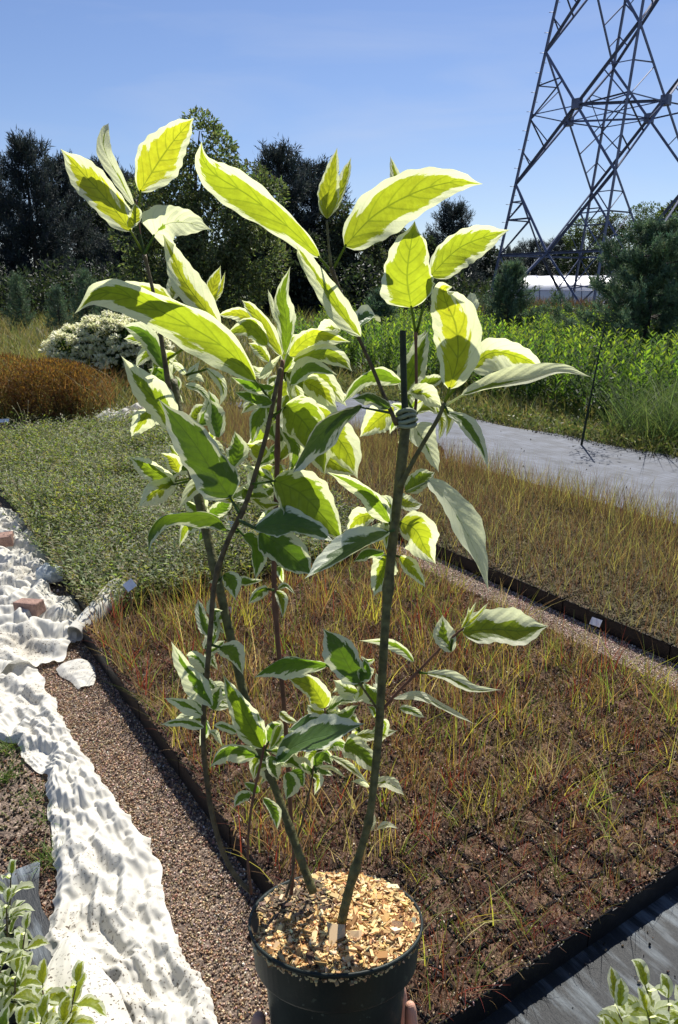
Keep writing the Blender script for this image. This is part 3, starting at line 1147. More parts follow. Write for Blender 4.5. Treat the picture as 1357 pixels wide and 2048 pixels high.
def fleece(name, lt, rt, b0, b1, nb, na, amp, seed, z0, f0=(1.06, 1.25), f1=(1.12, 1.34), f2=(1.17, 1.40), hmax=0.09):
    def foot(n, m):
        V = np.zeros((n, m, 3))
        for i in range(n):
            b = b0 + (b1 - b0) * i / (n - 1)
            l, r_ = interp(lt, b), interp(rt, b)
            l += 0.035 * mnoise.noise(Vector((b * 4, seed, 0))) + 0.012 * mnoise.noise(Vector((b * 11, seed, 5)))
            r_ += 0.035 * mnoise.noise(Vector((b * 4, seed, 9))) + 0.012 * mnoise.noise(Vector((b * 11, seed, 14)))
            for j in range(m):
                a = l + (r_ - l) * j / (m - 1)
                V[i, j] = (a, b, 0)
        return V
    q = None
    for lv, (dv, f_) in enumerate(((4, f0), (2, f1), (1, f2))):
        n, m = nb // dv + 1, na // dv + 1
        F0 = foot(n, m)
        q = F0.copy() if q is None else resample(q, n, m)
        fq = (5.5, 12.0, 26.0)[lv]
        am = (0.058, 0.011, 0.003)[lv] * amp
        for i in range(n):
            for j in range(m):
                a, b = F0[i, j, 0], F0[i, j, 1]
                wx = mnoise.noise(Vector((a * 5, b * 5, seed + 3)))
                wy = mnoise.noise(Vector((a * 5, b * 5, seed + 8)))
                mk = min(1.0, max(0.0, 0.62 + 3.0 * mnoise.noise(Vector((a * 2.5, b * 2.5, seed + 20)))))
                n1 = abs(mnoise.noise(Vector((a * fq + wx * 1.6 + b * fq * 0.18, b * fq * 0.20 + wy * 1.3, seed + fq))))
                n2 = abs(mnoise.noise(Vector((a * fq * 0.30 + wy * 1.5, b * fq * 0.85 + wx * 1.7, seed + fq + 30))))
                e_ = min(1.0, min(j, m - 1 - j) / (m * 0.08) + 0.15)
                q[i, j, 2] += am * e_ * ((1 - 2.2 * n1) * mk + (1 - 2.2 * n2) * (1 - mk))
        q = drape(F0, q, f_[0], f_[1], seed + lv, (50, 40, 30)[lv], hmax, (0.015, 0.02, 0.03)[lv], (0.003, 0.001, 0.0004)[lv] * amp)
    n, m = q.shape[:2]
    V = q.reshape(-1, 3)
    W = V[:, :1] * GA + V[:, 1:2] * GB
    W = np.column_stack([W, V[:, 2] + z0])
    id_ = np.arange(n * m).reshape(n, m)
    mb_ = MB()
    mb_.add(W, np.stack([id_[:-1, :-1], id_[:-1, 1:], id_[1:, 1:], id_[1:, :-1]], -1).reshape(-1, 4))
    o = mb_.build(name, M_FLEECE)
    sb = o.modifiers.new('smooth', 'SUBSURF')
    sb.levels = sb.render_levels = 1
    return o


FL = [(0.5, 0.28), (1.25, 0.26), (1.42, 0.22), (1.57, 0.185), (1.66, 0.235), (1.88, 0.275), (2.22, 0.325), (2.45, 0.29), (2.6, 0.20), (2.8, 0.10), (3.16, 0.05)]
FR = [(0.5, 0.47), (1.16, 0.458), (1.35, 0.45), (1.59, 0.462), (1.76, 0.505), (1.9, 0.49), (2.07, 0.47), (2.36, 0.46), (2.6, 0.452), (2.8, 0.455), (2.95, 0.45), (3.16, 0.47)]
tag(fleece('fleece_sheet', FL, FR, 0.55, 3.16, 416, 48, 0.66, 4, 0.008), 'long crumpled strip of white frost fleece trailing down the gravel', 'cloth')
FL2 = [(2.98, 0.05), (3.2, 0.28), (3.5, 0.34), (3.9, 0.44), (4.3, 0.5), (4.6, 0.42), (5.0, 0.3), (6.2, 0.3)]
FR2 = [(2.98, 0.56), (3.12, 0.66), (3.3, 0.72), (3.5, 0.78), (3.75, 0.70), (3.95, 0.68), (4.2, 0.78), (4.5, 0.84), (4.86, 0.94), (5.2, 0.84), (5.6, 0.70), (6.2, 0.55)]
tag(fleece('fleece_sheet', FL2, FR2, 2.98, 6.1, 320, 64, 0.95, 17, 0.014, (1.14, 1.16), (1.22, 1.26), (1.26, 1.30), 0.12), 'bunched white fleece heaped along the left edge of the green bed', 'cloth')
# small scrap
tag(fleece('fleece_scrap', [(2.72, 0.56), (2.92, 0.53)], [(2.72, 0.625), (2.85, 0.66), (2.92, 0.66)], 2.72, 2.92, 32, 20, 0.6, 31, 0.006, (1.05, 1.05), (1.08, 1.08), (1.1, 1.1), 0.03), 'small torn scrap of white fleece lying on the gravel', 'cloth')
# flap with smooth folds at the lower left
FL3 = [(0.5, 0.03), (0.95, 0.045), (1.2, 0.075), (1.38, 0.12), (1.48, 0.2)]
FR3 = [(0.5, 0.30), (0.95, 0.30), (1.2, 0.285), (1.38, 0.27), (1.48, 0.25)]
o = fleece('fleece_flap', FL3, FR3, 0.5, 1.48, 100, 28, 0.5, 52, 0.07, (1.0, 1.07), (1.0, 1.08), (1.0, 1.09), 0.03)
tag(o, 'smooth folded flap of white fleece at the lower end of the strip', 'cloth')
# white scraps at the far end of the green bed
tag(fleece('fleece_sheet', [(8.1, 2.35), (8.9, 2.35)], [(8.1, 3.15), (8.9, 3.0)], 8.1, 8.9, 48, 48, 2.0, 77, 0.02, (1.3, 1.3), (1.4, 1.4), (1.45, 1.45), 0.16), 'crumpled white fleece behind the green bed beside the rusty shrub', 'cloth')

# roll of fleece: a tube lying across the bed corner
p0, p1 = onz(150, 1268, 0.05), onz(238, 1178, 0.115)
mb = MB()
k = 40
ax = nrm(p1 - p0)
side = nrm(np.cross(ax, [0, 0, 1.0]))
upn = np.cross(side, ax)
rr = 0.058
loops = []
ns = 60
for i in range(k):
    t = i / (k - 1)
    c = p0 * (1 - t) + p1 * t
    for j in range(ns):
        th = j / (ns - 1) * 2 * np.pi * 1.75
        r_ = rr * (1 - 0.18 * j / ns) * (0.7 + 0.35 * t) * (1 + 0.10 * mnoise.noise(Vector((t * 3, th * 1.2, 1))) + 0.05 * mnoise.noise(Vector((t * 4, th * 4, 8))))
        loops.append(c + side * math.cos(th) * r_ + upn * math.sin(th) * r_)
id_ = np.arange(k * ns).reshape(k, ns)
mb.add(np.array(loops), np.stack([id_[:-1, :-1], id_[:-1, 1:], id_[1:, 1:], id_[1:, :-1]], -1).reshape(-1, 4))
tag(mb.build('fleece_roll', M_FLEECE), 'rolled tube of white fleece lying across the bed corner', 'cloth')


def bricks(px, py, z, rz, label, sx=0.21, sy=0.1, sz=0.065):
    p = onz(px, py, z)
    t = empty('brick', (p[0], p[1], z), rz)
    mb_ = MB()
    box(mb_, (0, 0, sz / 2), (sx, sy, sz), 0, jit=0.002)
    me = mb_.mesh('brick', smooth=False)
    me.materials.append(M_BRICK)
    bpy.data.objects.remove(t)
    o = link('brick', me)
    o.location = (p[0], p[1], z)
    o.rotation_euler = (R(3), R(-4), rz)
    bv = o.modifiers.new('bevel', 'BEVEL')
    bv.width = 0.005
    bv.segments = 2
    tag(o, label, 'brick', 'bricks weighing down the fleece')
    return o


bricks(-8, 1092, 0.03, R(15), 'reddish brown brick on the fleece at the photo edge')
bricks(62, 1226, 0.05, R(-20), 'dusty brick half wrapped in fleece near the fleece roll', 0.13, 0.06, 0.06)
mb = MB()
c = onz(104, 1150, 0.06)
u_, v_ = np.meshgrid(np.linspace(0, 2 * np.pi, 14, endpoint=False), np.linspace(0.05, np.pi / 2 + 0.4, 7))
sp_ = np.stack([np.cos(u_) * np.sin(v_) * 0.085, np.sin(u_) * np.sin(v_) * 0.06, np.cos(v_) * 0.06], -1)
sp_ *= (1 + rng.normal(0, 0.07, sp_.shape[:2]))[..., None]
id_ = np.arange(98).reshape(7, 14)
mb.add(sp_.reshape(-1, 3) + c, np.stack([id_[:-1], np.roll(id_, -1, 1)[:-1], np.roll(id_, -1, 1)[1:], id_[1:]], -1).reshape(-1, 4))
tag(mb.build('stone', mat('pale_stone', (0.42, 0.46, 0.46), rough=0.8, noise_scale=30, bump=0.4), smooth=False), 'pale grey stone holding the fleece against the green bed', 'stone')


# plant labels
def plant_label(px, py, z, w_, h_, rz, tilt, label, stake=True, scribble=False):
    p = onz(px, py, z)
    t = empty('plant_label', (p[0], p[1], 0.004), rz)
    tag(t, label, 'plant label')
    mb_ = MB()
    V = np.array([[-w_ / 2, 0, -h_ / 2], [w_ / 2, 0, -h_ / 2], [w_ / 2, 0, h_ / 2], [-w_ / 2, 0, h_ / 2]])
    V = np.concatenate([V, V + [0, 0.0012, 0]])
    ct, st = math.cos(tilt), math.sin(tilt)
    V = V @ np.array([[ct, 0, st], [0, 1, 0], [-st, 0, ct]])
    V = V @ np.array([[1, 0, 0], [0, math.cos(0.6), math.sin(0.6)], [0, -math.sin(0.6), math.cos(0.6)]]).T
    V += [0, 0, z]
    mb_.add(V, [[0, 1, 2, 3], [7, 6, 5, 4], [0, 4, 5, 1], [1, 5, 6, 2], [2, 6, 7, 3], [3, 7, 4, 0]])
    mb_.build('card', M_LABEL, t, smooth=False)
    if stake:
        mb_ = MB()
        tube(mb_, [(0, 0.004, 0.0), (0.0, 0.004, z * 0.5), (0, 0.004, z - 0.02)], 0.0035, 6)
        mb_.build('stake', M_STEM_B, t)
    return t


plant_label(260, 1172, 0.25, 0.046, 0.042, R(5), R(38), 'white square plant label on a stick beside the fleece roll')
plant_label(462, 1053, 0.14, 0.04, 0.06, R(10), R(-10), 'white plant label in the green bed behind the thin stem')
plant_label(8, 842, 0.26, 0.10, 0.035, R(5), R(4), 'small white sign on a stick in front of the rusty shrub')
plant_label(205, 762, 0.42, 0.05, 0.07, R(0), R(0), 'white tag in front of the white flowering shrub')
pl = plant_label(1195, 1243, 0.045, 0.055, 0.035, R(123 - 180), R(4), 'small grey label stuck on the black side of the second bed', stake=False)
pl.location = (*G(2.672, float(np.dot(onz(1195, 1243, 0.045)[:2], GB)))[:2], 0.0)
plant_label(460, 1223, 0.11, 0.018, 0.035, R(0), R(10), 'little white tag among red seedlings by the thick stem')

# ------------------------------------------------------------------ meadow, verge and weeds
def wedge(n, y0, y1, px0, px1, pw=1.0):
    """random ground points spread over a field that widens with distance"""
    y = y0 + (y1 - y0) * rng.random(n) ** pw
    x = (rng.uniform(px0, px1, n) - 678.5) / 1500 * y * 0.98
    return np.column_stack([x, y, np.full(n, -0.004)])


def ab(P):
    return P[:, :2] @ GA, P[:, :2] @ GB


mb = MB()
P = wedge(46000, 8.6, 55, -150, 1500, 1.5)
a_, b_ = ab(P)
keep = ((b_ > 8.8) & (a_ < 6.0)) | (a_ > 6.25)
P = P[keep]
nz_v = np.array([mnoise.noise(Vector((p[0] * 0.25, p[1] * 0.25, 0))) for p in P])
s = 0.10 + 0.016 * P[:, 1]
right = P[:, 0] > 0
hh = np.where(right, 0.25, 0.34) * (1 + 0.02 * P[:, 1]) * rng.uniform(0.5, 1.3, len(P)) * (1 + nz_v * 0.6)
c = pal(len(P), [(0.16, 0.17, 0.055), (0.24, 0.19, 0.075), (0.11, 0.14, 0.05), (0.30, 0.25, 0.11)], 0.2)
gmix = np.clip(nz_v * 1.5 + 0.4, 0, 1)[:, None]
c = c * (1 - 0.5 * gmix) + np.array([0.12, 0.15, 0.035]) * 0.5 * gmix
blades(mb, P, rng.uniform(0, 6.28, len(P)), hh, 0.006 + 0.0011 * P[:, 1], rng.uniform(0.1, 0.7, len(P)), c)
# brown dock-like stand in front of the greenhouse
P = wedge(5200, 26, 44, 880, 1210)
blades(mb, P, rng.uniform(0, 6.28, len(P)), rng.uniform(0.6, 1.15, len(P)), 0.045, rng.uniform(0.02, 0.2, len(P)), pal(len(P), [(0.12, 0.065, 0.035), (0.17, 0.10, 0.05), (0.08, 0.08, 0.035)], 0.2))
# pale feathery plants at the left
P = wedge(2600, 9.2, 15, -100, 150)
blades(mb, P, rng.uniform(0, 6.28, len(P)), rng.uniform(0.25, 0.6, len(P)), 0.02, rng.uniform(0.1, 0.6, len(P)), pal(len(P), [(0.22, 0.26, 0.06), (0.35, 0.28, 0.10), (0.3, 0.2, 0.08)], 0.2))
tag(mb.build('meadow_grass', M_GRASS), 'dry and green meadow grass filling the field before the trees', 'grass', kind='stuff')

# low verge beyond the grey path
mb = MB()
n = 15000
a = 6.12 + rng.gamma(1.6, 0.42, n)
b = rng.uniform(-1.5, 10.5, n)
P = np.column_stack([a[:, None] * GA + b[:, None] * GB, np.full(n, -0.002)])
blades(mb, P, rng.uniform(0, 6.28, n), rng.uniform(0.06, 0.24, n), 0.008, rng.uniform(0.2, 1.2, n), pal(n, [(0.17, 0.21, 0.05), (0.12, 0.17, 0.05), (0.30, 0.27, 0.10), (0.08, 0.11, 0.04)], 0.2))
leafquads(mb, P[:9000] + [0, 0, 0.03] + rng.uniform(0, 0.1, (9000, 1)) * [0, 0, 1], rvec(9000) + [0, 0, 0.5], rng.uniform(0.03, 0.07, 9000), 0.022, pal(9000, [(0.10, 0.14, 0.04), (0.15, 0.19, 0.05), (0.2, 0.18, 0.08)], 0.2))
tag(mb.build('verge_grass', M_GRASS), 'short grass verge along the far side of the grey path', 'grass', kind='stuff')
# long arching grass at the right
mb = MB()
n = 5200
a = 6.35 + rng.gamma(2.0, 0.4, n)
b = rng.uniform(1.2, 5.0, n)
P = np.column_stack([a[:, None] * GA + b[:, None] * GB, np.full(n, -0.002)])
blades(mb, P, rng.uniform(0, 6.28, n), rng.uniform(0.3, 0.85, n), 0.011, rng.uniform(0.15, 0.75, n), pal(n, [(0.10, 0.155, 0.055), (0.14, 0.19, 0.06), (0.07, 0.11, 0.04)], 0.2), 0.5)
tag(mb.build('reed_grass', M_GRASS), 'tall arching green grass at the right beyond the grey path', 'grass', kind='stuff')

# leafy upright weeds
mb = MB()
P = np.concatenate([wedge(1500, 8.5, 14, 780, 1500), wedge(1900, 13, 25, 640, 1500), wedge(500, 12, 18, 560, 800)])
a_, b_ = ab(P)
P = P[a_ > 7.0]
n = len(P)
hh = rng.uniform(0.45, 0.85, n) * (1 + 0.010 * P[:, 1])
tops = rng.normal(0, 0.08, (n, 2))
col = pal(n, [(0.09, 0.15, 0.04), (0.13, 0.18, 0.045), (0.055, 0.095, 0.035), (0.07, 0.12, 0.045)], 0.2)
for i in range(14):
    t = 0.12 + 0.9 * i / 14
    Q_ = P + np.column_stack([tops * t, hh * t])
    th = rng.uniform(0, 6.28, n) + i * 2.4
    for k_ in range(2):
        D = np.stack([np.cos(th + k_ * 3.1), np.sin(th + k_ * 3.1), np.full(n, 0.55 + 0.5 * t)], 1)
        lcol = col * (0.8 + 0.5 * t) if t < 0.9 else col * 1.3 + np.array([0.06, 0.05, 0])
        leafquads(mb, Q_, D, (0.16 - 0.07 * t) * rng.uniform(0.7, 1.2, n), 0.028, lcol, np.tile([0, 0, 1.0], (n, 1)))
blades(mb, P, rng.uniform(0, 6.28, n), hh, 0.012, 0.05, col * 0.7)
tag(mb.build('leafy_weeds', M_HERB), 'bright green leafy weeds growing beyond the grey path', 'weeds', kind='stuff')


# ------------------------------------------------------------------ shrubs
def lobes_points(lobes, n, surf=0.55):
    lobes = np.asarray(lobes, float)
    vol = lobes[:, 3] * lobes[:, 4] * lobes[:, 5]
    k = rng.choice(len(lobes), n, p=vol / vol.sum())
    d = rvec(n)
    r = rng.random(n) ** (1 / 3)
    r = np.where(rng.random(n) < surf, 0.82 + 0.2 * rng.random(n), r)
    P = lobes[k, :3] + d * lobes[k, 3:6] * r[:, None]
    return P, d


def shrub(name, label, cat, loc, lobes, nleaf, cols, ln, wd, m, stems=7, up=0.5, group=None, twigcol=(0.1, 0.06, 0.04)):
    t = empty(name, loc)
    tag(t, label, cat, group)
    mb_ = MB()
    P, d = lobes_points(lobes, nleaf, 0.5)
    ok = P[:, 2] > 0.02
    P, d = P[ok], d[ok]
    leafquads(mb_, P, d * 0.7 + rvec(len(P)) * 0.7 + [0, 0, up], rng.uniform(ln * 0.6, ln * 1.3, len(P)), wd, pal(len(P), cols, 0.2))
    tag(mb_.build('foliage', m, t, smooth=False), kind='stuff')
    mb_ = MB()
    for i in range(stems):
        l = lobes[i % len(lobes)]
        e = np.array([l[0], l[1], l[2]]) + rng.normal(0, 0.3, 3) * np.array(l[3:6])
        mid = e * 0.5 + rng.normal(0, 0.03, 3)
        tube(mb_, catmull([(rng.normal(0, 0.05), rng.normal(0, 0.05), 0), mid, e], 7), np.linspace(0.012, 0.005, 7), 5)
    mb_.build('branches', M_BARK, t)
    return t


p = onz(95, 852)
shrub('rusty_shrub', 'low rusty orange feathery shrub at the left edge of the green bed', 'shrub', (p[0] - 0.12, p[1] + 0.45, 0),
      [(-0.5, 0.1, 0.38, 0.45, 0.4, 0.36), (0.0, 0, 0.36, 0.45, 0.42, 0.34), (0.42, 0.0, 0.30, 0.30, 0.35, 0.29), (0.1, 0.1, 0.5, 0.4, 0.35, 0.18), (-0.85, 0, 0.4, 0.3, 0.3, 0.35)], 22000,
      [(0.17, 0.075, 0.042), (0.11, 0.05, 0.03), (0.23, 0.12, 0.055), (0.10, 0.07, 0.035)], 0.042, 0.010, M_HERB, 14, 0.9)
mb = MB()
n = 1500
rp = onz(95, 852)
P = np.column_stack([rng.uniform(rp[0] - 1.2, rp[0] + 0.7, n), rng.uniform(rp[1] + 0.1, rp[1] + 0.95, n), rng.uniform(0.15, 0.45, n)])
blades(mb, P, rng.uniform(0, 6.28, n), rng.uniform(0.12, 0.34, n), 0.007, rng.uniform(0.1, 0.8, n), pal(n, [(0.26, 0.13, 0.05), (0.34, 0.22, 0.08), (0.20, 0.18, 0.06), (0.16, 0.07, 0.03)], 0.2))
rs = [o for o in bpy.data.objects if o.name.startswith('rusty_shrub')][0]
tag(mb.build('sprigs', M_GRASS, rs, origin=tuple(rs.location)), kind='stuff')
p = onz(205, 785)
wl = [(-0.40, 0, 0.50, 0.42, 0.45, 0.38), (0.05, 0.1, 0.66, 0.50, 0.45, 0.40), (0.45, 0, 0.60, 0.42, 0.45, 0.38), (0.1, -0.1, 0.32, 0.6, 0.4, 0.28)]
ws = shrub('flowering_shrub', 'rounded green shrub covered in white flower heads behind the rusty shrub', 'shrub', (p[0] + 0.05, p[1] + 0.2, 0), wl, 9000,
           [(0.05, 0.09, 0.03), (0.08, 0.12, 0.035), (0.04, 0.07, 0.03)], 0.07, 0.04, M_HERB, 10, 0.4)
mb = MB()
P, d = lobes_points(wl, 2600, 1.0)
ok = (d[:, 2] > -0.15) & (P[:, 2] > 0.36) & (d[:, 1] < 0.55)
P, d = (P + d * [0.06, 0.06, 0.06])[ok][:430], d[ok][:430]
Vs, Qs = [], []
for p_, d_ in zip(P, d):
    r_ = rng.uniform(0.045, 0.075)
    n_ = 30
    dd = rvec(n_)
    dd[:, 2] = np.abs(dd[:, 2]) * 0.7
    leafquads(mb, p_ + dd * r_ * 0.75, dd + rvec(n_) * 0.5, r_ * 0.9, r_ * 0.6, pal(n_, [(0.86, 0.84, 0.58), (0.92, 0.90, 0.70), (0.70, 0.72, 0.40)], 0.05))
mb.build('flower_heads', M_FLOWER, ws, smooth=False)['kind'] = 'stuff'
# bare stalk in front of the rusty shrub
p = onz(48, 868)
t = MB()
base = np.array([p[0], p[1], 0])
for e in ((-0.03, 0, 0.34), (0.09, 0, 0.36), (0.02, 0.03, 0.25), (0.2, 0, 0.06), (-0.16, 0, 0.18), (-0.1, 0.02, 0.3)):
    e = np.array(e)
    tube(t, catmull([base, base + e * 0.5 + [0.02, 0, 0.03], base + e], 7), np.linspace(0.006, 0.003, 7), 5)
tag(t.build('bare_stalk', mat('pale_stalk', (0.22, 0.2, 0.1), rough=0.8)), 'pale leafless forked stalk before the rusty shrub', 'plant')


# ------------------------------------------------------------------ trees
def trunk_part(t, h, r, limbs, m=M_BARK):
    mb_ = MB()
    tube(mb_, catmull([(0, 0, -0.1), (0.03 * h * 0.2, 0, h * 0.35), (-0.01 * h, 0.01 * h, h * 0.7), (0, 0, h)], 12), np.linspace(r, r * 0.15, 12), 8)
    for e in limbs:
        e = np.array(e)
        z = max(0.15 * h, e[2] * 0.55)
        tube(mb_, catmull([(0, 0, z), (e[0] * 0.5, e[1] * 0.5, (z + e[2]) / 2 + 0.05 * h), e], 7), np.linspace(r * 0.4, r * 0.08, 7), 5)
    mb_.build('trunk', m, t)


def deciduous(loc, label, h, lobes, n, cols, ln, group, name='broadleaf_tree', droop=0.0, cat='tree'):
    t = empty(name, loc)
    tag(t, label, cat, group)
    mb_ = MB()
    P, d = lobes_points(lobes, n, 0.5)
    # break the outline into clumps with gaps
    nv = np.array([mnoise.noise(Vector(p * (2.2 / max(1, h * 0.22)))) for p in P])
    ok = (nv > -0.22) & (P[:, 2] > 0.02)
    P, d = P[ok], d[ok]
    k = len(P)
    D = d + rvec(k) * 0.9 + [0, 0, -droop + 0.1]
    leafquads(mb_, P, D, rng.uniform(0.6, 1.4, k) * ln, ln * rng.uniform(0.35, 0.6, k), pal(k, cols, 0.25))
    mb_.build('crown', M_TREE, t, smooth=False)
    trunk_part(t, h * 0.8, h * 0.022 + 0.05, [l[:3] for l in lobes[:8]])
    return t


def pine(loc, label, h, wid, n, cols, needle, group, name='pine_tree', low=0.05, shape=1.0, tuft=9):
    """whorled branches carrying upward brushes of needles"""
    t = empty(name, loc)
    tag(t, label, 'tree', group)
    mb_ = MB()
    tr = MB()
    tube(tr, [(0, 0, -0.1), (0, 0, h * 0.5), (0, 0, h * 0.98)], [h * 0.02 + 0.02, h * 0.013 + 0.01, 0.01], 7)
    levels = 14
    tips = []
    for i in range(levels):
        f = low + (1 - low) * (i / levels) ** 0.9
        rad = wid * 0.5 * (1 - f) ** (0.75 * shape) * (0.75 + 0.35 * rng.random()) + 0.02 * h
        nb_ = max(4, int(9 - 4 * f))
        for j in range(nb_):
            th = 2 * np.pi * (j + rng.random() * 0.7) / nb_
            rr_ = rad * rng.uniform(0.65, 1.12)
            b0 = np.array([0, 0, f * h])
            e = np.array([math.cos(th) * rr_, math.sin(th) * rr_, f * h + rr_ * rng.uniform(0.15, 0.5)])
            c_ = catmull([b0, (b0 + e) / 2 - [0, 0, rr_ * 0.12], e], 8)
            tube(tr, c_, np.linspace(0.008 * h ** 0.5 + 0.004, 0.003, 8), 4, cap=False)
            for q in range(2, 8):
                tips.append((c_[q], nrm(c_[q] - c_[q - 1] + [0, 0, 0.02 * h])))
    tips.append((np.array([0, 0, h * 0.98]), np.array([0, 0, 1.0])))
    T0 = np.array([x[0] for x in tips])
    D0 = np.array([x[1] for x in tips])
    k = rng.integers(0, len(T0), n)
    c = T0[k] + rng.normal(0, 0.028 * h * 0.5 + 0.01, (n, 3))
    dd = nrm(D0[k] + rng.normal(0, 0.4, (n, 3)) + [0, 0, 0.5])
    col = pal(n, cols, 0.22)
    rep = np.repeat(np.arange(n), tuft)
    Dn = nrm(dd[rep] + rng.normal(0, 0.55, (len(rep), 3)))
    Pp = c[rep] + dd[rep] * rng.uniform(-0.5, 1.2, (len(rep), 1)) * needle
    leafquads(mb_, Pp, Dn, rng.uniform(0.7, 1.2, len(rep)) * needle, needle * 0.12 + 0.004, col[rep])
    mb_.build('crown', M_CONIFER, t, smooth=False)
    tr.build('trunk', M_BARK, t)
    return t


def lobes_for(wd, h, k, bottom=0.0, top_narrow=0.5, seed=None):
    out = []
    for i in range(k):
        f = bottom + (1 - bottom) * (i + 0.5) / k
        env = wd * 0.5 * (math.sin(math.pi * min(1, (f + 0.25) / 1.25)) ** 0.6 * (1 - f) + top_narrow * f * (1 - f * 0.35))
        r_ = h * rng.uniform(0.11, 0.17)
        for j in range(2 if f < 0.8 else 1):
            x = rng.uniform(-1, 1) * max(0.0, env - r_ * 0.5)
            y = rng.uniform(-1, 1) * max(0.0, env - r_ * 0.5)
            out.append((x, y, min(f * h, h - r_ * 0.9), r_ * rng.uniform(1.0, 1.5), r_ * 1.2, r_ * rng.uniform(0.8, 1.1)))
    return out


TG_ = 'trees along the far side of the field'
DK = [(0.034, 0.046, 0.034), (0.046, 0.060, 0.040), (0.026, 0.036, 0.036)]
PN = [(0.046, 0.062, 0.060), (0.034, 0.046, 0.052), (0.060, 0.078, 0.064)]
MG = [(0.08, 0.11, 0.04), (0.11, 0.14, 0.05), (0.05, 0.07, 0.03)]
BL = [(0.08, 0.095, 0.055), (0.11, 0.125, 0.07), (0.05, 0.06, 0.04)]


def tl(px, top, D, wpx, kind, label, n=1.0):
    h = hz(top, D)
    X = at(px, D, h * 0.6)
    wd = wpx / 1500 * D * 0.96
    if kind == 'pine':
        return pine((X, D, 0), label, h, wd * 1.25, int(4200 * n), PN, 0.03 * h + 0.08, TG_, low=0.02, shape=0.6, tuft=6)
    cols = {'dark': DK, 'green': MG, 'birch': BL}[kind]
    return deciduous((X, D, 0), label, h, lobes_for(wd, h, 12), int(17000 * n), cols, 0.20, TG_, droop=0.7 if kind == 'birch' else 0.2)


TREES = [
    (-110, 300, 47, 190, 'pine', 'tall dark pine cut by the left edge of the frame'),
    (-15, 318, 50, 170, 'pine', 'blue black pine at the far left of the tree line'),
    (62, 282, 48, 150, 'pine', 'tallest dark pine of the left group with ragged top'),
    (128, 318, 52, 130, 'pine', 'dark pine next to the tallest of the left group'),
    (188, 395, 56, 130, 'dark', 'low black tree filling the dip left of the big broadleaf tree'),
    (222, 325, 60, 90, 'pine', 'slender far pine rising in the dip behind the upright young leaf'),
    (275, 350, 50, 150, 'pine', 'dark pine directly left of the big broadleaf tree'),
    (560, 300, 40, 170, 'pine', 'dense dark pine right of the big broadleaf tree with spiky top'),
    (625, 330, 42, 150, 'pine', 'dark pine behind the folded bud leaf'),
    (500, 330, 38, 150, 'birch', 'grey green drooping birch between big tree and dark pine'),
    (690, 405, 40, 180, 'birch', 'drooping dark birch behind the largest upper leaves'),
    (770, 440, 42, 160, 'birch', 'lower drooping birch behind the downward pointing leaf'),
    (600, 470, 36, 220, 'dark', 'black shaded bush under the drooping birches'),
    (835, 470, 48, 130, 'dark', 'dark tree right of the drooping birches'),
    (905, 412, 50, 110, 'pine', 'small topped pine rising alone left of the pylon'),
    (962, 487, 74, 120, 'dark', 'low dark tree between lone pine and pylon'),
    (1015, 500, 76, 110, 'pine', 'low far pine at the left pylon leg'),
    (1065, 485, 78, 110, 'pine', 'far pine seen through the pylon just right of its left leg'),
    (1115, 480, 76, 110, 'pine', 'far pine seen above the greenhouse inside the pylon'),
    (1165, 440, 74, 110, 'green', 'green tree behind the middle pylon legs'),
    (1222, 425, 72, 120, 'birch', 'feathery green tree right of the middle pylon legs'),
    (1290, 405, 70, 150, 'green', 'tall green tree behind the big young pine'),
    (1365, 398, 40, 150, 'green', 'yellow green tree cut by the right edge of the frame'),
    (1470, 380, 40, 180, 'dark', 'dark tree at the far right end of the line'),
]
for T_ in TREES:
    if T_[0] < -200:
        continue
    tl(*T_)

# big broadleaf tree
D = 31
h = hz(236, D)
X0 = at(385, D, 5)


def lb(px, py, rpx, rz=None):
    z = hz(py, D)
    return (at(px, D, z) - X0, rng.uniform(-0.6, 0.6), z, rpx / 1500 * D, rpx / 1500 * D, (rz or rpx) / 1500 * D)


lob = [lb(405, 268, 34), lb(425, 310, 48), lb(345, 375, 45), lb(300, 410, 45), lb(400, 380, 62), lb(455, 380, 50), lb(280, 470, 48), lb(340, 460, 65),
       lb(430, 470, 75), lb(500, 440, 50), lb(510, 520, 60), lb(300, 540, 58), lb(380, 560, 75), lb(460, 570, 70), lb(330, 600, 50), lb(530, 390, 42)]
deciduous((X0, D, 0), 'big green broadleaf tree towering at the middle of the tree line', h, lob, 42000, [(0.15, 0.18, 0.09), (0.20, 0.23, 0.12), (0.08, 0.10, 0.05)], 0.17, TG_)

# undergrowth at the foot of the trees
mb = MB()
n = 40000
y = rng.uniform(30, 46, n)
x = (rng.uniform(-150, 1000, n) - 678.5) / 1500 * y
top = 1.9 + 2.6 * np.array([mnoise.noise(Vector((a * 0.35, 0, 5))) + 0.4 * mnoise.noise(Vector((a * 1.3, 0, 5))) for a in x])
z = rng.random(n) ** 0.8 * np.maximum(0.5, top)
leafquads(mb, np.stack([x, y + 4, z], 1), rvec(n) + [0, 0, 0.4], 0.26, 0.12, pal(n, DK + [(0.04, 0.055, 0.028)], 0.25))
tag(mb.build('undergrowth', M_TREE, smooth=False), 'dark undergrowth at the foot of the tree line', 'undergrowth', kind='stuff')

SP = 'young pines standing in the field'
YP = [(0.12, 0.19, 0.11), (0.09, 0.145, 0.09), (0.16, 0.23, 0.11)]


def yp(px, top, D, wpx, label, n, tuft=12, needle=0.085, **k):
    h = hz(top, D)
    return pine((at(px, D, h * 0.5), D, 0), label, h, wpx / 1500 * D, n, YP, needle, SP, 'young_pine', low=0.02, shape=0.8, tuft=tuft, **k)


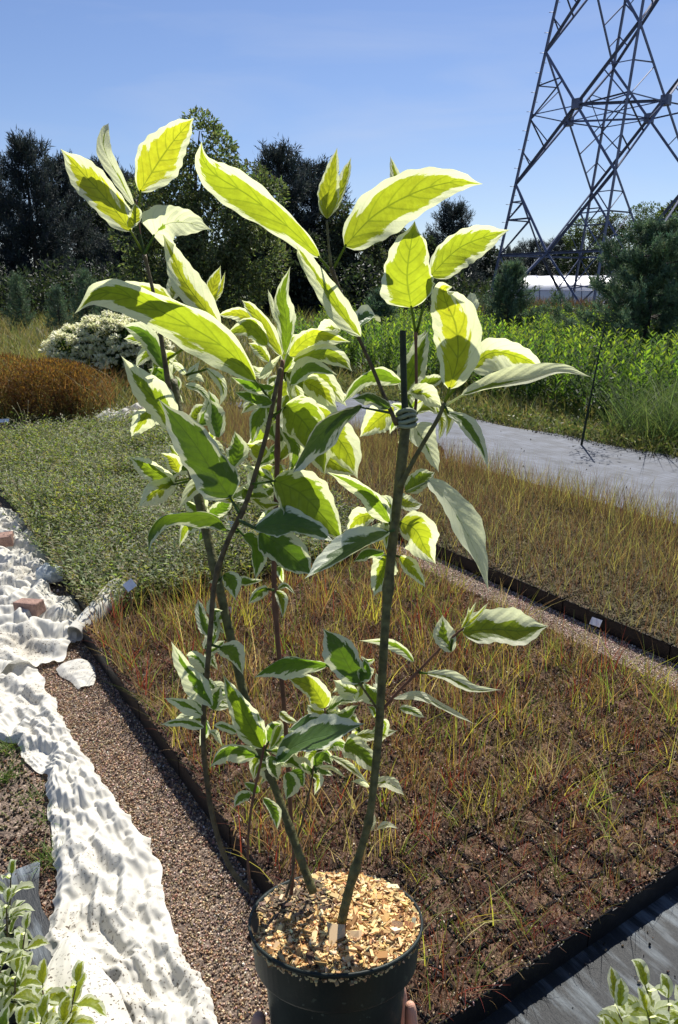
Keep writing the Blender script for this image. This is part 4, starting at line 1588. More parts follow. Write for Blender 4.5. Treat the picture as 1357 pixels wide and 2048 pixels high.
yp(1300, 450, 13.2, 410, 'big young pine with soft blue green needles at the right', 5600, 14, 0.085)
yp(1352, 500, 15.5, 200, 'second young pine leaning into the right edge of the frame', 3000, 12, 0.09)
yp(1018, 530, 17.5, 150, 'bushy young pine left of the white greenhouse', 2600, 10, 0.09)
yp(40, 553, 27, 60, 'small young pine at the far left below the dark pines', 500, 8, 0.13)
yp(172, 545, 26, 80, 'young pine before the black dip in the tree line', 600, 8, 0.13)
yp(118, 578, 24, 60, 'lowest young pine between two others at the left', 400, 8, 0.12)
yp(235, 590, 18, 120, 'dark squat pine behind the white flowering shrub', 900, 10, 0.1)
yp(760, 590, 16, 110, 'dark young pine behind the cut stem of the held plant', 800, 10, 0.1)

# thin dark sapling by the grey path
mb = MB()
p0 = onz(1163, 892)
q = [p0, p0 + [0.05, 0.02, 0.45], p0 + [0.10, 0.05, 0.85], p0 + [0.13, 0.05, 1.15]]
tube(mb, catmull(q, 12), np.linspace(0.012, 0.005, 12), 6)
t = empty('sapling', tuple(p0))
tag(t, 'thin dark leafless sapling at the edge of the grey path', 'sapling')
for e in ((0.10, 0, 0.5), (-0.1, 0.05, 0.75), (0.25, 0, 0.8), (0.1, 0, 0.95), (-0.12, -0.1, 0.02), (0.16, -0.12, 0.01)):
    tube(mb, catmull([p0 + [e[0] * 0.2, 0, max(0, e[2] - 0.25)], p0 + np.array(e)], 5), np.linspace(0.006, 0.003, 5), 5)
mb.build('trunk', M_DARKSTEM, t, origin=p0)
mb = MB()
n = 160
P = p0 + np.column_stack([rng.normal(0.1, 0.1, n), rng.normal(0, 0.08, n), rng.uniform(0.25, 1.1, n)])
leafquads(mb, P, rvec(n), 0.05, 0.02, pal(n, [(0.03, 0.045, 0.02)], 0.2))
mb.build('leaves', M_TREE, t, origin=p0)['kind'] = 'stuff'

# ------------------------------------------------------------------ greenhouse tunnel
Dg = 60
gx = at(1150, Dg, 1.5)
gh = empty('greenhouse', (gx, Dg, 0), R(-7))
tag(gh, 'long low white plastic greenhouse tunnel behind the pylon', 'greenhouse')
mb = MB()
Lg, Rg, Hg = 9.0, 3.3, hz(551, Dg - 1)
na_, nl = 24, 40
V = []
for i in range(nl + 1):
    xx = -4.6 + (Lg + 4.6) * i / nl
    for j in range(na_ + 1):
        th = math.pi * j / na_
        sg = 0.02 * math.cos(i * math.pi * 0.5) * math.sin(th)
        V.append((xx, -math.cos(th) * Rg, max(0.0, math.sin(th)) ** 0.8 * (Hg + sg)))
id_ = np.arange((nl + 1) * (na_ + 1)).reshape(nl + 1, na_ + 1)
mb.add(V, np.stack([id_[:-1, :-1], id_[1:, :-1], id_[1:, 1:], id_[:-1, 1:]], -1).reshape(-1, 4))
mb.build('cover', mat('tunnel_plastic', (0.78, 0.80, 0.85), rough=0.35, spec=0.5, transl=0.25, noise_scale=1.2, noise_amt=0.06), gh)
for xx in np.arange(-4.5, Lg, 1.5):
    mb = MB()
    tube(mb, [(xx, -math.cos(math.pi * j / 16) * (Rg + 0.02), max(0, math.sin(math.pi * j / 16)) ** 0.8 * (Hg + 0.03)) for j in range(17)], 0.03, 5)
    mb.build('hoop', M_STEEL, gh)
for xx in (-4.6, Lg):
    mb = MB()
    rim = [(xx, -math.cos(math.pi * j / 16) * Rg, max(0, math.sin(math.pi * j / 16)) ** 0.8 * Hg) for j in range(17)]
    mb.add(rim + [(xx, 0, 0)], None, [[17, j, j + 1] for j in range(16)])
    mb.build('end_wall', M_LABEL, gh)
mb = MB()
tube(mb, [(-4.6, -Rg * 0.93, 1.25), (Lg, -Rg * 0.93, 1.25)], 0.03, 5)
mb.build('side_rail', M_STEEL, gh)

# ------------------------------------------------------------------ pylon
Dp = 38.0
ZT = 22.0
base = np.array([at(1162, Dp, 1.0), Dp, 0])
LEANX = 0.085
py_ = empty('lattice_pylon', tuple(base))
tag(py_, 'grey steel lattice power pylon standing on four splayed legs', 'pylon')
HB, HT = 4.5, 2.5   # half diagonal at ground and at ZT
YAW = R(-11)


def leg_pt(k, z):
    hd = HB + (HT - HB) * z / ZT
    th = YAW + k * math.pi / 2 - math.pi / 2      # k=0 near leg, 1 right, 2 far, 3 left
    return np.array([math.cos(th) * hd + LEANX * z, math.sin(th) * hd, z])


def angle_bar(mb_, a, b, s=0.09):
    """L-section steel angle"""
    s = s * 0.74
    a, b = np.asarray(a, float), np.asarray(b, float)
    d = nrm(b - a)
    u1 = nrm(np.cross(d, [0.3, 0.2, 0.9]))
    u2 = np.cross(d, u1)
    t_ = s * 0.14
    prof = [(0, 0), (s, 0), (s, t_), (t_, t_), (t_, s), (0, s)]
    prof = [(x - s * 0.3, y - s * 0.3) for x, y in prof]
    V = [a + u1 * x + u2 * y for x, y in prof] + [b + u1 * x + u2 * y for x, y in prof]
    Q = [[i, (i + 1) % 6, 6 + (i + 1) % 6, 6 + i] for i in range(6)]
    Q += [[0, 1, 2, 3], [0, 3, 4, 5], [9, 8, 7, 6], [11, 10, 9, 6]]
    mb_.add(V, Q)


for k in range(4):
    mb = MB()
    for i in range(8):
        angle_bar(mb, leg_pt(k, ZT * i / 8 - 0.1 * (i == 0)), leg_pt(k, ZT * (i + 1) / 8), 0.19)
    lg = mb.build('leg', M_STEEL, py_, smooth=False)
    if k == 3:
        bm_ = MB()
        tube(bm_, [(0, 0, 0), (0.26, 0.05, 0)], 0.014, 5)
        bolt = bm_.mesh('step_bolt')
        bolt.materials.append(M_STEEL)
        for i in range(48):
            z = 2.5 + i * 0.4
            o = link('step_bolt', bolt, lg)
            o.location = tuple(leg_pt(3, z))
            o.scale = (-1 if i % 2 else 0.55, 1, 1)
    mb = MB()
    p = leg_pt(k, 0)
    box(mb, (p[0], p[1], 0.1), (0.7, 0.7, 0.3))
    mb.build('footing', mat('concrete', (0.35, 0.34, 0.32), rough=0.9, noise_scale=10), lg)
zs = [0.0, 3.0, 8.0, 12.3, 16.2, 19.6, 22.0]
for k in range(4):
    k2 = (k + 1) % 4
    mb = MB()
    P_ = lambda kk, z: leg_pt(kk, z)
    # lower panel: horizontal tie and inverted V down to the feet
    mid = (P_(k, 3.0) + P_(k2, 3.0)) / 2
    angle_bar(mb, P_(k, 3.0), P_(k2, 3.0), 0.12)
    angle_bar(mb, mid, P_(k, 0.15), 0.13)
    angle_bar(mb, mid, P_(k2, 0.15), 0.13)
    for kk in (k, k2):
        q1 = mid * 0.45 + P_(kk, 0.15) * 0.55
        angle_bar(mb, P_(kk, 1.6), q1, 0.07)
        angle_bar(mb, P_(kk, 3.0), q1, 0.07)
    # big K: from mid of the tie up to the legs at z=8
    angle_bar(mb, mid, P_(k, 6.2), 0.14)
    angle_bar(mb, mid, P_(k2, 6.2), 0.14)
    for kk in (k, k2):
        q1 = mid * 0.5 + P_(kk, 6.2) * 0.5
        angle_bar(mb, P_(kk, 4.6), q1, 0.08)
        angle_bar(mb, P_(kk, 3.0), q1, 0.07)
        q2 = mid * 0.25 + P_(kk, 6.2) * 0.75
        angle_bar(mb, P_(kk, 4.6), q2, 0.07)
        angle_bar(mb, P_(kk, 5.4), q2, 0.06)
    # X panels above with a waist tie through the crossing
    for z0, z1 in ((6.2, 11.75), (11.75, 17.1), (17.1, 22.0)):
        a0, a1, b0, b1 = P_(k, z0), P_(k, z1), P_(k2, z0), P_(k2, z1)
        angle_bar(mb, a0, b1, 0.15)
        angle_bar(mb, b0, a1, 0.15)
        w0, w1 = np.linalg.norm(b0 - a0), np.linalg.norm(b1 - a1)
        s_ = w0 / (w0 + w1)
        X_ = a0 * (1 - s_) + b1 * s_
        for kk, (l0, l1) in ((k, (a0, a1)), (k2, (b0, b1))):
            for f in (0.25, 0.5, 0.75):
                lp = l0 * (1 - f) + l1 * f
                if f < 0.5:
                    tgt = l0 * (1 - f * 1.1) + X_ * f * 1.1
                    angle_bar(mb, lp, tgt, 0.06)
                    angle_bar(mb, l0 * 0.5 + l1 * 0.5, l0 * 0.45 + X_ * 0.55, 0.07)
                elif f > 0.5:
                    angle_bar(mb, lp, l1 * 0.5 + X_ * 0.5, 0.06)
                    angle_bar(mb, l0 * 0.5 + l1 * 0.5, l1 * 0.45 + X_ * 0.55, 0.07)
        if z0 < 10:
            WX = X_
    mb.build('brace', M_STEEL, py_, smooth=False)
# horizontal diaphragm tying the crossings
mb = MB()
cross_ = []
for k in range(4):
    k2 = (k + 1) % 4
    a0, a1, b0, b1 = leg_pt(k, 6.2), leg_pt(k, 11.75), leg_pt(k2, 6.2), leg_pt(k2, 11.75)
    w0, w1 = np.linalg.norm(b0 - a0), np.linalg.norm(b1 - a1)
    s_ = w0 / (w0 + w1)
    cross_.append(a0 * (1 - s_) + b1 * s_)
for k in range(4):
    angle_bar(mb, cross_[k], cross_[(k + 1) % 4], 0.13)
    angle_bar(mb, cross_[k] + [0, 0, -0.05], leg_pt(k, cross_[k][2]), 0.07)
    angle_bar(mb, cross_[k] + [0, 0, -0.05], leg_pt((k + 1) % 4, cross_[k][2]), 0.07)
    box(mb, cross_[k], (0.35, 0.35, 0.4), R(45))
angle_bar(mb, cross_[0], cross_[2], 0.07)
angle_bar(mb, cross_[1], cross_[3], 0.07)
mb.build('waist_ring', M_STEEL, py_, smooth=False)

# ------------------------------------------------------------------ the held plant
plant = empty('potted_dogwood', tuple(PC - AX * 0.16))
tag(plant, 'tall variegated dogwood with cream edged leaves in the dark green pot held up in front', 'potted plant')
POR = PC - AX * 0.16
XR = np.array([1.0, 0, 0])


def ploc(r, th, h):
    """cylindrical coordinates of the pot, h along its axis from the rim"""
    return PC + AX * h + (XR * math.cos(th) + NB * math.sin(th)) * r


mb = MB()
prof = [(0.0, -0.150), (0.060, -0.150), (0.066, -0.158), (0.0685, -0.150), (0.0785, -0.0500), (0.0790, -0.0465), (0.0865, -0.0445), (0.0895, -0.0405), (0.0935, -0.0035),
        (0.0955, -0.0025), (0.0965, 0.0), (0.0960, 0.0022), (0.0935, 0.0020), (0.0925, -0.003), (0.0895, -0.035)]
ns = 72
V = [ploc(r, 2 * math.pi * j / ns, h) for r, h in prof for j in range(ns)]
id_ = np.arange(len(V)).reshape(len(prof), ns)
mb.add(V, np.stack([id_[:-1], np.roll(id_, -1, 1)[:-1], np.roll(id_, -1, 1)[1:], id_[1:]], -1).reshape(-1, 4))
pot = mb.build('pot', M_POT, plant, origin=POR)

mb = MB()
ring = []
for j in range(21):
    th = 2 * math.pi * j / 20
    ring.append(ploc(0.0768, -math.pi / 2 + 0.05 + 0.07 * math.cos(th), -0.073 + 0.006 * math.sin(th)))
tube(mb, ring, 0.0007, 5, cap=False)
mb.build('moulded_mark', M_POT, plant, origin=POR)

# mulch: mounded wood shavings
mb = MB()
gr, gt = 16, 56


def mh(r, th):
    x, y = r * math.cos(th), r * math.sin(th)
    back = 0.012 * max(0, y / 0.09) + 0.006 * max(0, x / 0.09)
    return -0.008 + 0.016 * (1 - (r / 0.093) ** 2) + back * (1 - (r / 0.1) ** 4) + 0.004 * mnoise.noise(Vector((x * 60, y * 60, 3)))


V = []
for i in range(gr + 1):
    for j in range(gt):
        r = 0.0925 * i / gr
        th = 2 * math.pi * j / gt
        V.append(ploc(r, th, mh(r, th)))
id_ = np.arange(len(V)).reshape(gr + 1, gt)
mb.add(V, np.stack([id_[:-1], np.roll(id_, -1, 1)[:-1], np.roll(id_, -1, 1)[1:], id_[1:]], -1).reshape(-1, 4), None, (0.22, 0.13, 0.06))
n = 12000
r = 0.0935 * np.sqrt(rng.random(n))
th = rng.uniform(0, 2 * np.pi, n)
P = np.array([ploc(a, b, mh(a, b) + rng.uniform(0, 0.004)) for a, b in zip(r, th)])
ln = rng.gamma(2.6, 0.0012, n) + 0.0016
d = nrm(np.stack([rng.normal(size=n), rng.normal(size=n), rng.normal(0, 0.3, n)], 1))
up = nrm(AX + rng.normal(0, 0.35, (n, 3)))
sd_ = nrm(np.cross(d, up))
wv = ln * rng.uniform(0.2, 0.55, n)
hh = (AX[None] * (ln * rng.uniform(0.1, 0.3, n))[:, None])
l2, w2 = ln[:, None] / 2, wv[:, None] / 2
vs = [P - d * l2 - sd_ * w2, P - d * l2 + sd_ * w2, P + d * l2 + sd_ * w2, P + d * l2 - sd_ * w2]
V = np.stack(vs + [x + hh for x in vs], 1).reshape(-1, 3)
b = (np.arange(n) * 8)[:, None]
Q = np.concatenate([b + np.array(q) for q in ([4, 5, 6, 7], [0, 1, 5, 4], [1, 2, 6, 5], [2, 3, 7, 6], [3, 0, 4, 7])], 0)
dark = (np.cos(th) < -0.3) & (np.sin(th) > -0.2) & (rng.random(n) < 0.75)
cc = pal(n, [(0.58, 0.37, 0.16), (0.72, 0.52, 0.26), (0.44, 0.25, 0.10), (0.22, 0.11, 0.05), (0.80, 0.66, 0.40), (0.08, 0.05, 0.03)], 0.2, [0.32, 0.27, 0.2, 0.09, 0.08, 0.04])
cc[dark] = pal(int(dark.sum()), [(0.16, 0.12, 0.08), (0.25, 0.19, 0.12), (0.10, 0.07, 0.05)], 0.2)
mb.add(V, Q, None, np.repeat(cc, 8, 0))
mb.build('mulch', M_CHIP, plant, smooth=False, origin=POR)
# two larger chips leaning by the main stem
for (px, py, sx, sy, a) in ((672, 1872, 0.020, 0.030, 0.3), (705, 1882, 0.022, 0.022, -0.4)):
    c_ = onp(px, py, -0.03 if py < 1880 else -0.036)
    rr_ = math.hypot(*(np.dot(c_ - PC, XR), np.dot(c_ - PC, NB)))
    c_ = c_ - AX * (np.dot(c_ - PC, AX) - 0.006)
    mb = MB()
    box(mb, (0, 0, 0), (sx * 0.8, 0.004, sy * 0.8), 0, col=(0.60, 0.43, 0.25), jit=0.0018)
    o = mb.build('wood_chip', M_CHIP, plant, smooth=False)
    o.location = tuple(onp(px, py, -0.045) - POR)
    o.rotation_euler = (R(-50), R(18) * (1 if a > 0 else -1), a)


def stem(pts, wpx, m, off0=0.0, off1=None, name='stem', nodes=(), sides=9, nseg=None):
    """pts in photo pixels give the course of the stem across the plant's own plane; off = depth"""
    off1 = off0 if off1 is None else off1
    n0 = len(pts)
    P = [onp(x, y, off0 + (off1 - off0) * i / (n0 - 1)) for i, (x, y) in enumerate(pts)]
    k = nseg or max(8, n0 * 5)
    C_ = catmull(P, k)
    wl_ = np.interp(np.linspace(0, 1, k), np.linspace(0, 1, len(wpx)), wpx)
    rad = np.array([wl_[i] * 0.88 / 1500 * dep(C_[i]) / 2 for i in range(k)])
    rad = rad * (1 + 0.05 * np.array([mnoise.noise(Vector((i * 0.7, n0, 2))) for i in range(k)]))
    for nd in nodes:
        f = nd * (k - 1)
        rad = rad * (1 + 0.35 * np.exp(-((np.arange(k) - f) / 0.8) ** 2))
    mb_ = MB()
    tube(mb_, C_, rad, sides)
    return mb_.build(name, m, plant, origin=POR)


def petiole(mb_, a, b, w0=0.0016, w1=0.0011, sag=0.0):
    m_ = (a + b) / 2 + np.array([0, 0, -sag])
    tube(mb_, catmull([a, m_, b], 7), np.linspace(w0, w1, 7), 6)


def leaf_mesh(mid, width, roll, fold, seed, droop=0.0, origin=(0, 0, 0), nu=40, nv=12, pet=None, wave=1.0, view=True, nref=None, ov=0.62):
    """mid: 3-D midrib points; the blade's face is turned towards the viewer, then rolled about the midrib"""
    C_ = catmull(mid, nu + 1)
    T_ = nrm(np.gradient(C_, axis=0))
    if nref is None:
        vd = nrm(CAM[None] - C_)
    else:
        vd = np.tile(np.asarray(nref, float), (nu + 1, 1))
    Sd = nrm(np.cross(T_, vd))
    for i in range(1, nu + 1):
        if np.dot(Sd[i], Sd[i - 1]) < 0:
            Sd[i] *= -1
    # smooth the side vectors
    for _ in range(4):
        Sd[1:-1] = nrm(Sd[:-2] + Sd[1:-1] * 2 + Sd[2:])
    Nn = nrm(np.cross(Sd, T_))
    if np.sum(Nn * vd) < 0:
        Nn = -Nn
    cr_, sr_ = math.cos(roll), math.sin(roll)
    S2 = Sd * cr_ + Nn * sr_
    N2 = Nn * cr_ - Sd * sr_
    u = np.linspace(0, 1, nu + 1)
    pr = (u ** ov) * ((1 - u) ** 0.98) * (1 + 0.10 * np.sin(u * 9 + seed))
    pr = pr / pr.max()
    pr = np.where(u > 0.86, pr * (1 - 0.55 * ((u - 0.86) / 0.14) ** 0.6), pr)
    pr = np.maximum(pr, 0.035 * (1 - u) + 0.004)
    ww = width / max(0.35, abs(cr_))
    vv = np.linspace(-1, 1, nv + 1)
    V, UV = [], []
    for i in range(nu + 1):
        for v in vv:
            av = abs(v)
            ph = u[i] - 0.26 * av ** 1.25
            rip = math.cos(2 * math.pi * ph * 7.5) * 0.007 * av * (1 - av * 0.35)
            wv_ = wave * 0.05 * av * av * math.sin(u[i] * 11 + seed + (2 if v > 0 else 0)) + wave * 0.05 * av * mnoise.noise(Vector((u[i] * 5, v * 1.5, seed))) + 0.02 * mnoise.noise(Vector((u[i] * 13, v * 4, seed))) * av ** 0.5
            ser = 1 + (0.035 * math.sin(u[i] * 47 + seed) + 0.05 * mnoise.noise(Vector((u[i] * 9, v, seed)))) * (av > 0.85)
            x = v * 0.5 * ww * pr[i] * ser * math.cos(fold * av * 0.8)
            z = ww * pr[i] * (0.5 * av * math.sin(fold * av + fold * 0.3) + rip + wv_)
            V.append(C_[i] + S2[i] * x + N2[i] * z)
            UV.append((u[i], v))
    id_ = np.arange(len(V)).reshape(nu + 1, nv + 1)
    mb_ = MB()
    mb_.add(V, np.stack([id_[:-1, :-1], id_[:-1, 1:], id_[1:, 1:], id_[1:, :-1]], -1).reshape(-1, 4))
    UV = list(UV)
    if pet is not None:
        n0 = mb_.n
        petiole(mb_, pet, C_[0] + T_[0] * 0.002)
        UV += [(0.5, 0.0)] * (mb_.n - n0)
    mb_.uv = [np.array(UV)]
    return mb_.mesh('leaf', True, origin)


LEAFSEED = [0]


def leaf(st, pts, w_, off=(0.0, 0.0), roll=None, reach=0.62, yel=0.35, node=None, fold=0.35, noff=None, wave=1.0, ov=0.62, thin=None):  # thin: blade thickness; low values also stand in for shade on a leaf
    LEAFSEED[0] += 1
    sd0 = LEAFSEED[0]
    rn = random.Random(sd0 * 13 + 5)
    n0 = len(pts)
    P = [onp(x, y, off[0] + (off[1] - off[0]) * i / (n0 - 1)) for i, (x, y) in enumerate(pts)]
    if n0 == 2:   # a soft sag so no midrib is dead straight
        m_ = (P[0] + P[1]) / 2
        Lh = np.linalg.norm(P[1] - P[0])
        m_ = m_ - NB * Lh * rn.uniform(-0.10, 0.14) + np.array([0, 0, Lh * rn.uniform(-0.02, 0.07)])
        P = [P[0], m_, P[1]]
    dd = dep(P[len(P) // 2])
    wm = w_ / 1500 * dd
    if roll is None:
        roll = rn.uniform(-0.55, 0.55)
    pet = onp(node[0], node[1], off[0] if noff is None else noff) if node else None
    me = leaf_mesh(P, wm, roll, fold * rn.uniform(0.5, 1.3), sd0 * 1.7, origin=POR, pet=pet, wave=wave, ov=ov)
    me.materials.append(M_LEAF)
    o = link('leaf', me, st)
    o.color = (min(1, max(0, reach + rn.uniform(-0.06, 0.06))), min(1, max(0, yel + rn.uniform(-0.08, 0.08))), rn.random(), thin if thin is not None else (0.85 if yel < 0.12 else 1.0))
    return o


# stems -------------------------------------------------------------
S1 = stem([(627, 1785), (600, 1712), (578, 1650), (556, 1590), (540, 1550), (518, 1490), (485, 1375), (455, 1245), (430, 1135), (412, 1060), (393, 975), (375, 900), (357, 822), (346, 760)],
          [20, 19, 18, 17, 19, 20, 20, 21, 22, 24, 22], M_STEM_G, 0.0, 0.07, nodes=(0.14, 0.3, 0.62))
S1b = stem([(340, 790), (330, 722), (318, 650), (308, 590), (299, 550), (289, 509)], [15, 11, 9, 8, 8], M_STEM_B, 0.06, 0.05, nodes=(0.98,))
S1c = stem([(289, 509), (281, 470), (277, 430), (272, 400)], [5, 4, 4, 3], M_STEM_R, 0.05, 0.05)
S2 = stem([(503, 1785), (470, 1750), (443, 1695), (425, 1630), (414, 1560), (407, 1480), (410, 1400), (416, 1330), (423, 1240), (431, 1160), (455, 1085), (490, 1012), (515, 935), (535, 862), (549, 795), (562, 735)],
          [11, 11, 12, 12, 12, 12, 12, 11, 11, 10], M_STEM_B, -0.02, 0.0, nodes=(0.43, 0.62, 0.72))
S3 = stem([(583, 1790), (588, 1710), (583, 1640), (578, 1560), (572, 1460), (565, 1370), (556, 1280), (549, 1175), (550, 1080), (554, 965), (556, 860), (560, 790), (566, 720)],
          [9, 9, 10, 11, 12, 12, 12, 11, 10], M_STEM_R, 0.03, 0.05, nodes=(0.55, 0.8))
S4 = stem([(684, 1842), (700, 1775), (722, 1700), (738, 1640), (749, 1560), (759, 1450), (766, 1330), (774, 1210), (785, 1090), (797, 985), (806, 905), (812, 848)],
          [22, 21, 18, 17, 19, 20, 20, 22, 22, 25, 22], M_STEM_G, -0.03, -0.03, nodes=(0.13, 0.27, 0.66), sides=12)
S4t = stem([(812, 852), (809, 790), (807, 720), (806, 662)], [17, 15, 15, 15], M_DARKSTEM, -0.028, -0.028, name='cut_stem', sides=12)
S5 = stem([(795, 850), (770, 795), (745, 735), (720, 680), (695, 620), (675, 570), (663, 535)], [11, 9, 9, 9, 10, 10], M_STEM_B, -0.035, -0.06, nodes=(0.02, 0.62, 0.98))
S5b = stem([(663, 535), (658, 490), (654, 440)], [7, 5, 5], M_STEM_G, -0.06, -0.07)
S6 = stem([(800, 975), (820, 935), (848, 885), (876, 838), (890, 805)], [15, 11, 10, 10, 9], M_STEM_G, -0.035, -0.055, nodes=(0.98,))
S7 = stem([(826, 850), (833, 800), (833, 740), (832, 665)], [8, 7, 7, 7], M_STEM_R, -0.02, 0.0, nodes=(0.98,))
S8 = stem([(762, 1424), (795, 1385), (830, 1350), (870, 1308), (905, 1275), (928, 1256)], [8, 7, 6, 6, 5], M_STEM_R, -0.03, -0.05, nodes=(0.4,))
S9 = stem([(755, 1418), (738, 1393), (718, 1365)], [6, 5, 5], M_STEM_G, -0.035, -0.07)
S10 = stem([(503, 1788), (496, 1720), (499, 1650), (508, 1590), (520, 1535), (530, 1490)], [7, 6, 6, 6, 6], M_STEM_R, -0.025, -0.02)
S11 = stem([(572, 1795), (586, 1745), (592, 1690), (606, 1640), (622, 1570), (632, 1510)], [7, 5, 5, 4, 4], M_STEM_B, 0.01, 0.04)
S12 = stem([(648, 1480), (652, 1450), (650, 1416)], [5, 5, 4], M_STEM_R, 0.03, 0.03)

# tie round stem and side shoot
mb = MB()
c0 = onp(813, 838, -0.03)
for q in range(4):
    zoff = (q - 1.5) * 0.0042
    ring = []
    for j in range(25):
        th = 2 * math.pi * j / 24
        ring.append(c0 + XR * math.cos(th) * (0.0095 + 0.001 * math.sin(q * 2)) + NB * math.sin(th) * 0.0095 + AX * (zoff + 0.0014 * math.sin(th + q) + 0.001 * math.cos(th * 2 + q)))
    tube(mb, ring, 0.0022, 7, cap=False)
tie = mb.build('tie', M_TIE, plant, origin=POR)

# leaves ------------------------------------------------------------
Y = 0.85
F_ = 0.05
# top left whorl
leaf(S1c, [(263, 462), (215, 400), (165, 345), (121, 297)], 66, (0.05, 0.03), 0.15, 0.66, Y, (289, 509))
leaf(S1c, [(269, 412), (238, 355), (210, 300), (211, 262), (218, 246)], 30, (0.05, 0.07), 0.5, 0.12, 0.4, (289, 509))
leaf(S1c, [(280, 383), (320, 320), (355, 272), (388, 236)], 88, (0.05, 0.02), 0.1, 0.72, Y, (277, 430), fold=0.25)
leaf(S1b, [(307, 471), (335, 447), (375, 445), (423, 459)], 84, (0.04, 0.0), 0.1, 0.0, 0.3, (289, 509), ov=0.3, fold=0.15, wave=1.6)
leaf(S1c, [(258, 455), (272, 430), (270, 405)], 26, (0.045, 0.04), 0.0, 0.7, 0.7)
leaf(S1b, [(440, 655), (405, 610), (368, 560), (345, 510), (326, 468)], 62, (0.06, 0.03), -0.2, 0.42, 0.75, (330, 722), noff=0.06)
leaf(S1b, [(348, 606), (300, 585), (233, 565)], 44, (0.06, 0.10), 0.2, 0.58, 0.6, (316, 640))
leaf(S1b, [(345, 600), (350, 570), (360, 548)], 30, (0.07, 0.09), 0.2, 0.3, 0.6)
leaf(S3, [(422, 610), (428, 570), (442, 531)], 28, (0.09, 0.09), 0.0, 0.75, Y)
leaf(S3, [(422, 610), (440, 580), (451, 543)], 14, (0.095, 0.095), 0.0, 0.7, 0.8)
# the great leaf crossing at the left
leaf(S2, [(512, 762), (455, 700), (380, 652), (300, 612), (240, 588), (190, 590), (150, 627)], 84, (0.0, -0.06), 0.4, 0.66, 0.35, (545, 805), fold=0.32, wave=1.8)
leaf(S1, [(332, 738), (295, 671), (245, 651)], 38, (0.06, 0.09), 0.2, 0.6, 0.0, (342, 765))
leaf(S1, [(347, 862), (318, 810), (280, 765), (243, 712)], 74, (0.05, 0.02), -0.2, 0.42, 0.35, (371, 880), fold=0.5)
leaf(S1, [(305, 815), (282, 845), (263, 873)], 44, (0.06, 0.07), 0.3, 0.4, 0.55)
leaf(S2, [(461, 995), (430, 950), (385, 880), (318, 798)], 90, (-0.01, -0.04), 0.35, 0.84, 0.0, (478, 1026), fold=0.3, thin=0.32)
leaf(S2, [(438, 875), (432, 835), (421, 798)], 42, (0.05, 0.07), 0.2, 0.55, 0.0)
leaf(S2, [(464, 935), (478, 900), (470, 862)], 46, (0.03, 0.04), 0.3, 0.55, 0.05)
leaf(S1, [(468, 1004), (430, 975), (395, 972), (357, 1018)], 50, (0.03, 0.0), -0.3, 0.5, 0.6, (478, 1020))
leaf(S1, [(348, 972), (305, 940), (258, 913)], 42, (0.06, 0.04), 0.3, 0.62, 0.2, (388, 960))
leaf(S1, [(350, 962), (310, 985), (276, 1016)], 50, (0.06, 0.04), 0.2, 0.2, 0.6, (388, 955))
leaf(S1, [(358, 945), (345, 920), (322, 906)], 34, (0.07, 0.06), 0.1, 0.5, 0.8)
leaf(S1, [(455, 1062), (425, 1035), (380, 1030), (330, 1035), (303, 1065), (297, 1110)], 34, (0.0, -0.04), 0.9, 0.8, 0.0, (478, 1065), thin=0.4)
leaf(S2, [(466, 998), (500, 985), (536, 978)], 34, (0.02, 0.05), 0.4, 0.6, 0.1)
leaf(S2, [(548, 963), (520, 945), (483, 928)], 20, (0.04, 0.05), 0.4, 0.4, 0.2)
leaf(S2, [(530, 812), (512, 845), (504, 888)], 36, (0.0, 0.0), 0.2, 0.66, 0.1, (545, 800))
leaf(S2, [(545, 806), (510, 795), (468, 784)], 26, (-0.01, -0.01), 0.6, 0.8, 0.0)
leaf(S2, [(486, 1070), (508, 1090), (514, 1125), (511, 1162)], 32, (0.0, 0.01), 0.7, 0.7, 0.0, (470, 1052))
leaf(S2, [(549, 960), (600, 985), (645, 1030), (690, 1086)], 108, (-0.01, -0.03), -0.2, 0.80, 0.15, (505, 968), fold=0.25)
leaf(S2, [(509, 1056), (570, 1048), (620, 1060), (668, 1083)], 58, (-0.02, -0.05), 0.75, 0.85, 0.0, (478, 1040), thin=0.4)
leaf(S2, [(520, 1062), (570, 1098), (628, 1152)], 74, (-0.01, 0.0), 0.1, 0.86, 0.05, (480, 1042), thin=0.55)
leaf(S4, [(776, 1064), (730, 1085), (670, 1120), (609, 1158)], 50, (-0.035, -0.09), -0.9, 0.5, 0.0, (790, 1060), thin=0.35)
leaf(S4, [(752, 1030), (720, 1035), (694, 1064)], 46, (-0.01, 0.02), 0.2, 0.55, 0.5, (785, 1050))
leaf(S4, [(780, 1046), (755, 1005), (715, 970), (655, 944)], 42, (-0.03, -0.05), 0.7, 0.5, 0.15, (790, 1062))
leaf(S4, [(778, 1036), (775, 1010), (762, 990)], 34, (-0.01, 0.0), 0.3, 0.3, 0.3)
leaf(S4, [(801, 1043), (832, 1060), (850, 1095), (872, 1128)], 74, (-0.03, 0.02), 0.1, 0.5, 0.55, (790, 1060), ov=0.42)
leaf(S4, [(798, 1112), (825, 1138), (852, 1175)], 34, (-0.03, 0.0), 0.1, 0.6, 0.6, (782, 1108))
leaf(S4, [(783, 1112), (765, 1145), (748, 1193)], 56, (-0.03, -0.01), -0.1, 0.56, 0.45, ov=0.45)
leaf(S4, [(768, 1107), (735, 1105), (706, 1124)], 22, (-0.04, -0.06), 0.8, 0.7, 0.0)
